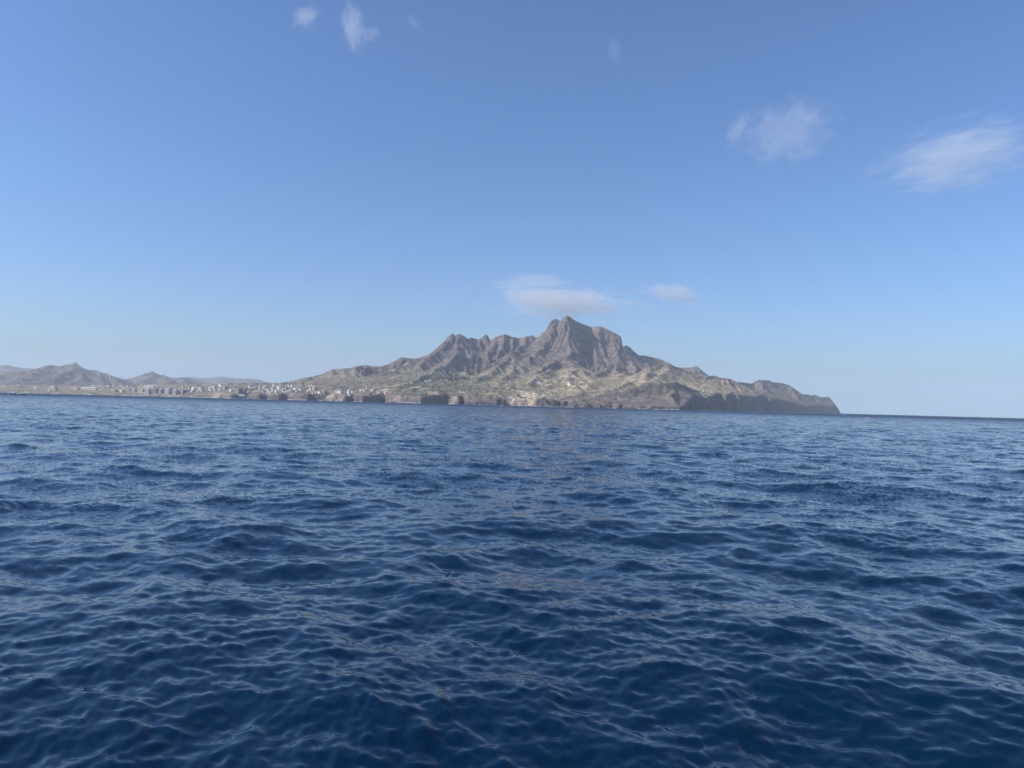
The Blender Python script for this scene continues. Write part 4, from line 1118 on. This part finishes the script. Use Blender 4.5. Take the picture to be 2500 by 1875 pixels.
for X, Y, w_, hd, lb in ((110,955.3,6,0.1,'white boat left of the hotel frame, upper of a pair on the sand'),(115,957.2,5.5,-0.1,'white boat left of the hotel frame, lower of a pair on the sand'),(149.5,958,5,0.2,'white boat alone on the sand right of the hotel frame'),
                         (187.5,958.3,6.5,0.5,'white boat tilted below the tan enclosure'),(209,958,4,2.9,'small white boat on the dark rocks below the long cream building'),(232,960.5,8,0.4,'longest white boat at the right end of the dark foreshore'),(225.5,961,3.4,0.2,'tiny white boat left of the longest one')):
    g = hit(X, Y)
    if g is not None: motorboat(0, 0, w_ * g[1] / FPX, hd, lb, BG, loc=(g[0], g[1], g[2] + 0.4))
# distant sail on the horizon
def horizon_sail(X, D):
    p = P(X, 1012, D); root = empty('sailing_boat', (p[0], p[1], -D * D / (2 * R_EARTH)), 0.3); tag(root, 'tiny white sailing boat on the open horizon at far right', 'sailing boat')
    vs, fs, dk = hull_mesh(12, 3.4, 1.2); h = MB(); h.quadset(vs, fs + dk); h.build('hull', M_GEL, root, True)
    m = MB(); m.tube((0.5, 0, 1), (0.5, 0, 17), .12, .08, 6); m.build('mast', M_ALU, root)
    for q in ([(0.3, 0, 2.2), (-5.2, .35, 2.2), (-2.6, .5, 8), (0.3, 0, 16.5)], [(0.9, 0, 15), (5.6, 0, 1.8), (1.6, .7, 2.0)]):
        s = MB(); n_ = len(q); s.quadset(q + [(x, y + .06, z) for x, y, z in q], [tuple(range(n_))[::-1], tuple(range(n_, 2 * n_))] + [(i, (i + 1) % n_, n_ + (i + 1) % n_, n_ + i) for i in range(n_)]); s.build('sail', M_CANVAS, root)
horizon_sail(2385, 5200)

# ------------------------------------------------------------ white emblems of painted stones on the hillsides
M_STONE = mat('whitewashed_stone', (0.84, 0.84, 0.81), 0.9, var=0.08)
def emblem(name, strokes, label, w_px=1.0):
    """strokes: lists of photo points; whitewashed stone kerbs laid on the ground under them"""
    m = MB(); first = None
    for st in strokes:
        wd = st[0] * 1.4; pts = st[1:]
        for a, b in zip(pts[:-1], pts[1:]):
            n = max(1, int(max(abs(b[0] - a[0]), abs(b[1] - a[1])) / 0.6))
            prev = None
            for i in range(n + 1):
                g = hit(a[0] + (b[0] - a[0]) * i / n, a[1] + (b[1] - a[1]) * i / n)
                if g is None: continue
                if first is None: first = g
                g = g - first
                if prev is not None and np.hypot(*(g - prev)[:2]) < 60:
                    d = (g - prev); d[2] = 0; L = np.hypot(*d[:2]) + 1e-6; s_ = np.array([d[1], -d[0], 0]) / L
                    r = wd * 0.5 * (first[1] / FPX)
                    # strokes across the slope are widened downhill so they keep their weight from the sea
                    q = []
                    for p_, zz in ((prev, 0), (g, 0)):
                        for sg in (-1, 1):
                            e = p_ + s_ * sg * r * (1 + 1.1 * abs(s_[1]))
                            gz = float(ground(e[0] + first[0], e[1] + first[1])) - first[2]
                            q.append((e[0], e[1], gz))
                    v = [(x, y, z - .4) for x, y, z in q] + [(x, y, z + .7) for x, y, z in q]
                    m.quadset(v, [(4, 5, 7, 6), (0, 1, 5, 4), (2, 6, 7, 3), (0, 4, 6, 2), (1, 3, 7, 5)])
                prev = g
    o = m.build(name, M_STONE); o.location = first; tag(o, label, 'hillside emblem', 'white emblems laid out on the hillsides')
    return o
def circ(cx, cy, rx, ry, a0=0, a1=360, n=10): return [(cx + rx * math.cos(math.radians(a0 + (a1 - a0) * i / n)), cy - ry * math.sin(math.radians(a0 + (a1 - a0) * i / n))) for i in range(n + 1)]
emblem('hillside_emblem', [[0.9] + circ(1313.4, 934.2, 2.2, 1.9), [0.9] + circ(1318.6, 934.4, 2.4, 1.9), [0.8, (1316, 931.6), (1316, 936.5)], [0.8, (1314, 936.3), (1318.6, 932.6)], [1.0, (1310.3, 937.6), (1317, 937.9), (1324.4, 937.6)]],
       'white emblem of two looped rings over a long underline on the left hill')
emblem('hillside_emblem', [[1.5, (1381.2, 933.9), (1388, 933.9), (1395.4, 934.6)], [1.6, (1388.2, 934.2), (1388.4, 939.2)], [1.2, (1384.3, 937.8), (1386.2, 939.6), (1390.4, 939.6), (1393.2, 937.8)], [0.9, (1386.4, 941.4), (1387.4, 941.4)], [0.9, (1389.4, 941.4), (1392.2, 941.5)]],
       'bold white anchor shaped emblem with a flat top bar on the middle hill')
emblem('hillside_emblem', [[0.6] + circ(1392.6, 917.2, 3.2, 2.6, 60, 200, 6), [0.6, (1391.3, 914.4), (1393.8, 915.0)], [0.7, (1396.5, 918.8), (1398.6, 920.4), (1400.6, 918.4)], [0.5, (1392.8, 919.4), (1395, 920.6)], [0.6, (1388.8, 922.8), (1392.4, 923.2)], [0.6, (1394.6, 923.1), (1398, 923.4)]],
       'faint broken white emblem of small strokes near the top of the middle hill')
emblem('hillside_emblem', [[1.1, (1495.2, 949.4), (1496, 951.3)], [1.0, (1496.6, 949.6), (1497.4, 951.4)], [0.8, (1498.8, 950), (1499.0, 951.6), (1500.6, 951.6)], [0.7, (1501.4, 950.4), (1501.8, 951.9)]],
       'small row of white letters on the reddish slope right of the valley')

# ------------------------------------------------------------ scrub on the mountain foot
M_BUSH = mat('scrub_leaves', (0.085, 0.10, 0.055), 0.9, var=0.5, scale=0.15)
def scrub():
    r = np.random.default_rng(5)
    N = 26000
    X = r.uniform(560, 1700, N); t = r.uniform(0, 1, N)
    D = 2450 + (t ** 1.3) * 1100
    x = (X - 1250) / FPX * D * 1.0
    z = ground(x, D); i = np.clip(((x - GX0) / GDX).astype(int), 0, len(gx) - 1); j = np.clip(((D - GY0) / GDY).astype(int), 0, len(gy) - 1)
    dens = np.interp(X, [560, 940, 1020, 1120, 1200, 1290, 1400, 1700], [0.25, 0.35, 0.9, 1.0, 0.6, 0.7, 0.35, 0.12])
    cl_ = vnoise(x / 55, D / 60, 77) + 0.6 * vnoise(x / 20, D / 22, 78)
    ok = (z > 14) & (z < 190) & (slope[j, i] < 0.75) & (r.uniform(0, 1, N) < dens * np.clip(0.55 + 1.2 * cl_, 0.02, 1) * 0.5)
    x, D, z = x[ok], D[ok], z[ok]; n = len(x)
    s = r.uniform(1.1, 2.8, n) * np.where(r.uniform(0, 1, n) < 0.1, 1.7, 1)
    base_v = np.array([(0, 0, 1.0), (1, 0, .35), (.3, .95, .45), (-.8, .6, .35), (-.8, -.55, .4), (.3, -.95, .35), (.2, .1, -.3)])
    V = base_v[None] * (1 + 0.35 * r.normal(size=(n, 7, 1))) * s[:, None, None]
    V += np.stack([x, D, z + s * 0.2], -1)[:, None]
    F = np.array([(0, 1, 2), (0, 2, 3), (0, 3, 4), (0, 4, 5), (0, 5, 1), (6, 2, 1), (6, 3, 2), (6, 4, 3), (6, 5, 4), (6, 1, 5)])
    FF = (F[None] + (np.arange(n) * 7)[:, None, None]).reshape(-1, 3)
    o = link('scrub', np_mesh('scrub', V.reshape(-1, 3), FF, M_BUSH, False))
    tag(o, 'dark green scrub dotting the gullies and flats below the mountain', kind='stuff'); print('bushes', n)
scrub()

# ------------------------------------------------------------ foam
M_FOAM = mat('sea_foam', (0.80, 0.82, 0.84), 0.9, var=0.2, scale=1.5)
def foam_patch(X, Y, w_px, label=None, rough=0.45):
    H_ = 954.6 + 0.0256 * X
    D = CAM_H * FPX / max(Y - H_, 1.2); D = min(D, 2300)
    w = w_px * D / FPX
    r = random.Random(int(X * 7 + Y)); m = MB(); p = P(X, Y, D)
    for _ in range(14):
        t = r.uniform(-.5, .5); px = p[0] + t * w; py = D + r.uniform(-1, 1) * w * 0.5; a = w * r.uniform(.05, .16)
        pts = [(px + a * math.cos(q) * r.uniform(.7, 1.3), py + a * 1.4 * math.sin(q) * r.uniform(.7, 1.3)) for q in np.linspace(0, 5.4, 7)]
        zc = max(0.35, 0.00012 * D * 1.3) - D * D / (2 * R_EARTH)
        v = [(x, y, zc) for x, y in pts] + [(px, py, zc + a * rough)]
        m.quadset(v, [(i, (i + 1) % 7, 7) for i in range(7)] + [(6, 5, 4, 3, 2, 1, 0)])
    o = m.build('whitecap', M_FOAM)
    tag(o, label, 'whitecap', 'white breaking crests scattered on the far water')
for X, Y, w, lb in ((2057,1013,8,'widest small whitecap just right of the last headland'),(2118,1022,9,'whitecap furthest right, well right of the headland'),(1371,1005.5,6,'whitecap on the water below the pale cliffs'),(1348,994.5,4,'tiny whitecap right of the pale sand cliffs'),
                    (1792,1023.5,6,'whitecap on open water below the dark sea cliffs'),(1092,997,3,'tiny whitecap left of the white yacht'),(1884,1037,4,'nearest tiny whitecap below the right headland'),(2404,1026,3,'tiny whitecap close to the horizon at far right')):
    foam_patch(X, Y, w, lb)
def surf():
    """broken line of surf where the swell meets the shore"""
    m = MB(); r = random.Random(4)
    for k in range(len(shore) - 1):
        a, b = shore[k], shore[k + 1]
        if a[0] > 2400: break
        L = np.hypot(*(b - a)); n = int(L / 9)
        if abs((b - a)[1]) > 2.2 * abs((b - a)[0]) : continue
        for i in range(n):
            t = i / max(n, 1); q = a + (b - a) * t
            g = 0.5 + 0.5 * math.sin(q[0] / 61.0) + 0.4 * math.sin(q[0] / 23.0)
            if r.random() > 0.25 + 0.5 * g: continue
            w = r.uniform(3, 9); dd = r.uniform(2, 7) + 6; x, y = q[0], q[1] - dd; z = -y * y / (2 * R_EARTH)
            pts = [(x + w * math.cos(c) * r.uniform(.7, 1.2), y + 3 * math.sin(c)) for c in np.linspace(0, 5.4, 7)]
            m.quadset([(px, py, z + .15) for px, py in pts] + [(x, y, z + r.uniform(.7, 1.8))], [(i_, (i_ + 1) % 7, 7) for i_ in range(7)])
    o = m.build('surf', M_FOAM); tag(o, 'broken white surf along the foot of the shore', kind='stuff')
surf()

# ------------------------------------------------------------ clouds
def cloud(name, X, Y, D, w_px, h_px, tilt, dens, seed, label, stretch=(1, 1, 1), nscale=2.2, thick=0.35, edge=0.35, lob=None, cut=0.48):
    c = P(X, Y, D); k = D / FPX
    a, h = w_px * k / 2, h_px * k / 2
    import bmesh
    bm = bmesh.new(); bmesh.ops.create_icosphere(bm, subdivisions=3, radius=1.0)
    r = np.random.default_rng(seed)
    for v in bm.verts: v.co *= 1 + 0.06 * math.sin(v.co.x * 5 + seed) * math.cos(v.co.z * 4)
    me = bpy.data.meshes.new(name); bm.to_mesh(me); bm.free()
    m = bpy.data.materials.new('cloud_vapour'); m.use_nodes = True; n, l = m.node_tree.nodes, m.node_tree.links; n.clear()
    out = n.new('ShaderNodeOutputMaterial'); vol = n.new('ShaderNodeVolumePrincipled'); vol.inputs['Color'].default_value = (0.97, 0.97, 0.99, 1); vol.inputs['Anisotropy'].default_value = 0.0
    l.new(vol.outputs[0], out.inputs['Volume'])
    tc = n.new('ShaderNodeTexCoord')
    ln_ = n.new('ShaderNodeVectorMath'); ln_.operation = 'LENGTH'; l.new(tc.outputs['Object'], ln_.inputs[0])
    mp = n.new('ShaderNodeMapping'); mp.inputs['Location'].default_value = (seed * 3.1, seed * 1.7, seed * 0.9); mp.inputs['Scale'].default_value = stretch; l.new(tc.outputs['Object'], mp.inputs[0])
    nz = n.new('ShaderNodeTexNoise'); nz.inputs['Scale'].default_value = nscale; nz.inputs['Detail'].default_value = 6; nz.inputs['Roughness'].default_value = 0.6; nz.inputs['Distortion'].default_value = 0.9
    l.new(mp.outputs[0], nz.inputs['Vector'])
    fo = n.new('ShaderNodeMapRange'); fo.interpolation_type = 'SMOOTHSTEP'; fo.inputs[1].default_value = 0.15; fo.inputs[2].default_value = 1.0; fo.inputs[3].default_value = 0.0; fo.inputs[4].default_value = edge
    l.new(ln_.outputs['Value'], fo.inputs[0])
    sb = n.new('ShaderNodeMath'); sb.operation = 'SUBTRACT'; l.new(nz.outputs[0], sb.inputs[0]); l.new(fo.outputs[0], sb.inputs[1])
    mr = n.new('ShaderNodeMapRange'); mr.interpolation_type = 'SMOOTHSTEP'; mr.inputs[1].default_value = cut - 0.11; mr.inputs[2].default_value = cut + 0.15; mr.inputs[3].default_value = 0; mr.inputs[4].default_value = dens
    l.new(sb.outputs[0], mr.inputs[0]); l.new(mr.outputs[0], vol.inputs['Density'])
    me.materials.append(m)
    o = link('cloud', me); o.location = c
    o.scale = (a, max(a, h) * thick, h)
    o.rotation_euler = (0, -math.radians(tilt), 0)
    tag(o, label, 'cloud')
    return o
cloud('cloud', 1365, 738, 6800, 470, 110, -2, 0.0034, 3, 'broad grey lilac cloud cap hanging over the summit', (1, 1, 0.9), 2.6, 0.5, 0.36, cut=0.32)
cloud('cloud', 1300, 688, 7000, 300, 60, 4, 0.0017, 6, 'thin upper veil just above the left of the summit cloud', (1, 1, 0.8), 1.9, 0.5, 0.42, cut=0.30)
cloud('cloud', 1640, 717, 7000, 180, 64, -12, 0.0042, 9, 'small oval lilac cloud right of the summit cloud', (1, 1, 1), 1.4, 0.5, 0.42, cut=0.26)
cloud('cloud', 2345, 385, 7400, 520, 230, 14, 0.0015, 12, 'largest pale wispy cloud at the right edge of the sky', (1, 1, 1.8), 2.4, 0.35, 0.34, cut=0.33)
cloud('cloud', 1925, 325, 7200, 400, 250, 20, 0.0011, 15, 'faint branching wisp left of the largest cloud', (1.6, 1, 1.2), 2.5, 0.35, 0.34, cut=0.37)
cloud('cloud', 1800, 315, 7200, 60, 130, -28, 0.0014, 18, 'narrow slanting wisp at the left of the branching one', (1.4, 1, 1.2), 2.0, 0.6, 0.36, cut=0.31)
cloud('cloud', 746, 42, 6000, 96, 84, 30, 0.0034, 21, 'small soft white puff at the top left of the sky', (1, 1, 1), 1.5, 0.5, 0.40, cut=0.28)
cloud('cloud', 862, 66, 6000, 84, 170, 6, 0.0022, 24, 'vertical torn wisp right of the soft puff', (1.6, 1, 1.2), 2.4, 0.6, 0.34, cut=0.33)
cloud('cloud', 905, 84, 6000, 80, 56, 35, 0.0024, 27, 'short hooked wisp branching from the vertical one', (1.2, 1, 1.2), 1.6, 0.6, 0.40, cut=0.30)
cloud('cloud', 1010, 55, 6000, 70, 40, -50, 0.0012, 30, 'very faint streak right of the torn wisps', (1, 1, 1.4), 1.5, 0.6, 0.40, cut=0.30)
cloud('cloud', 1500, 125, 6200, 60, 130, 12, 0.0005, 33, 'very faint upright streak near the middle top of the sky', (1.4, 1, .8), 1.6, 0.6, 0.40, cut=0.30)
print('all done', time.time() - T0)
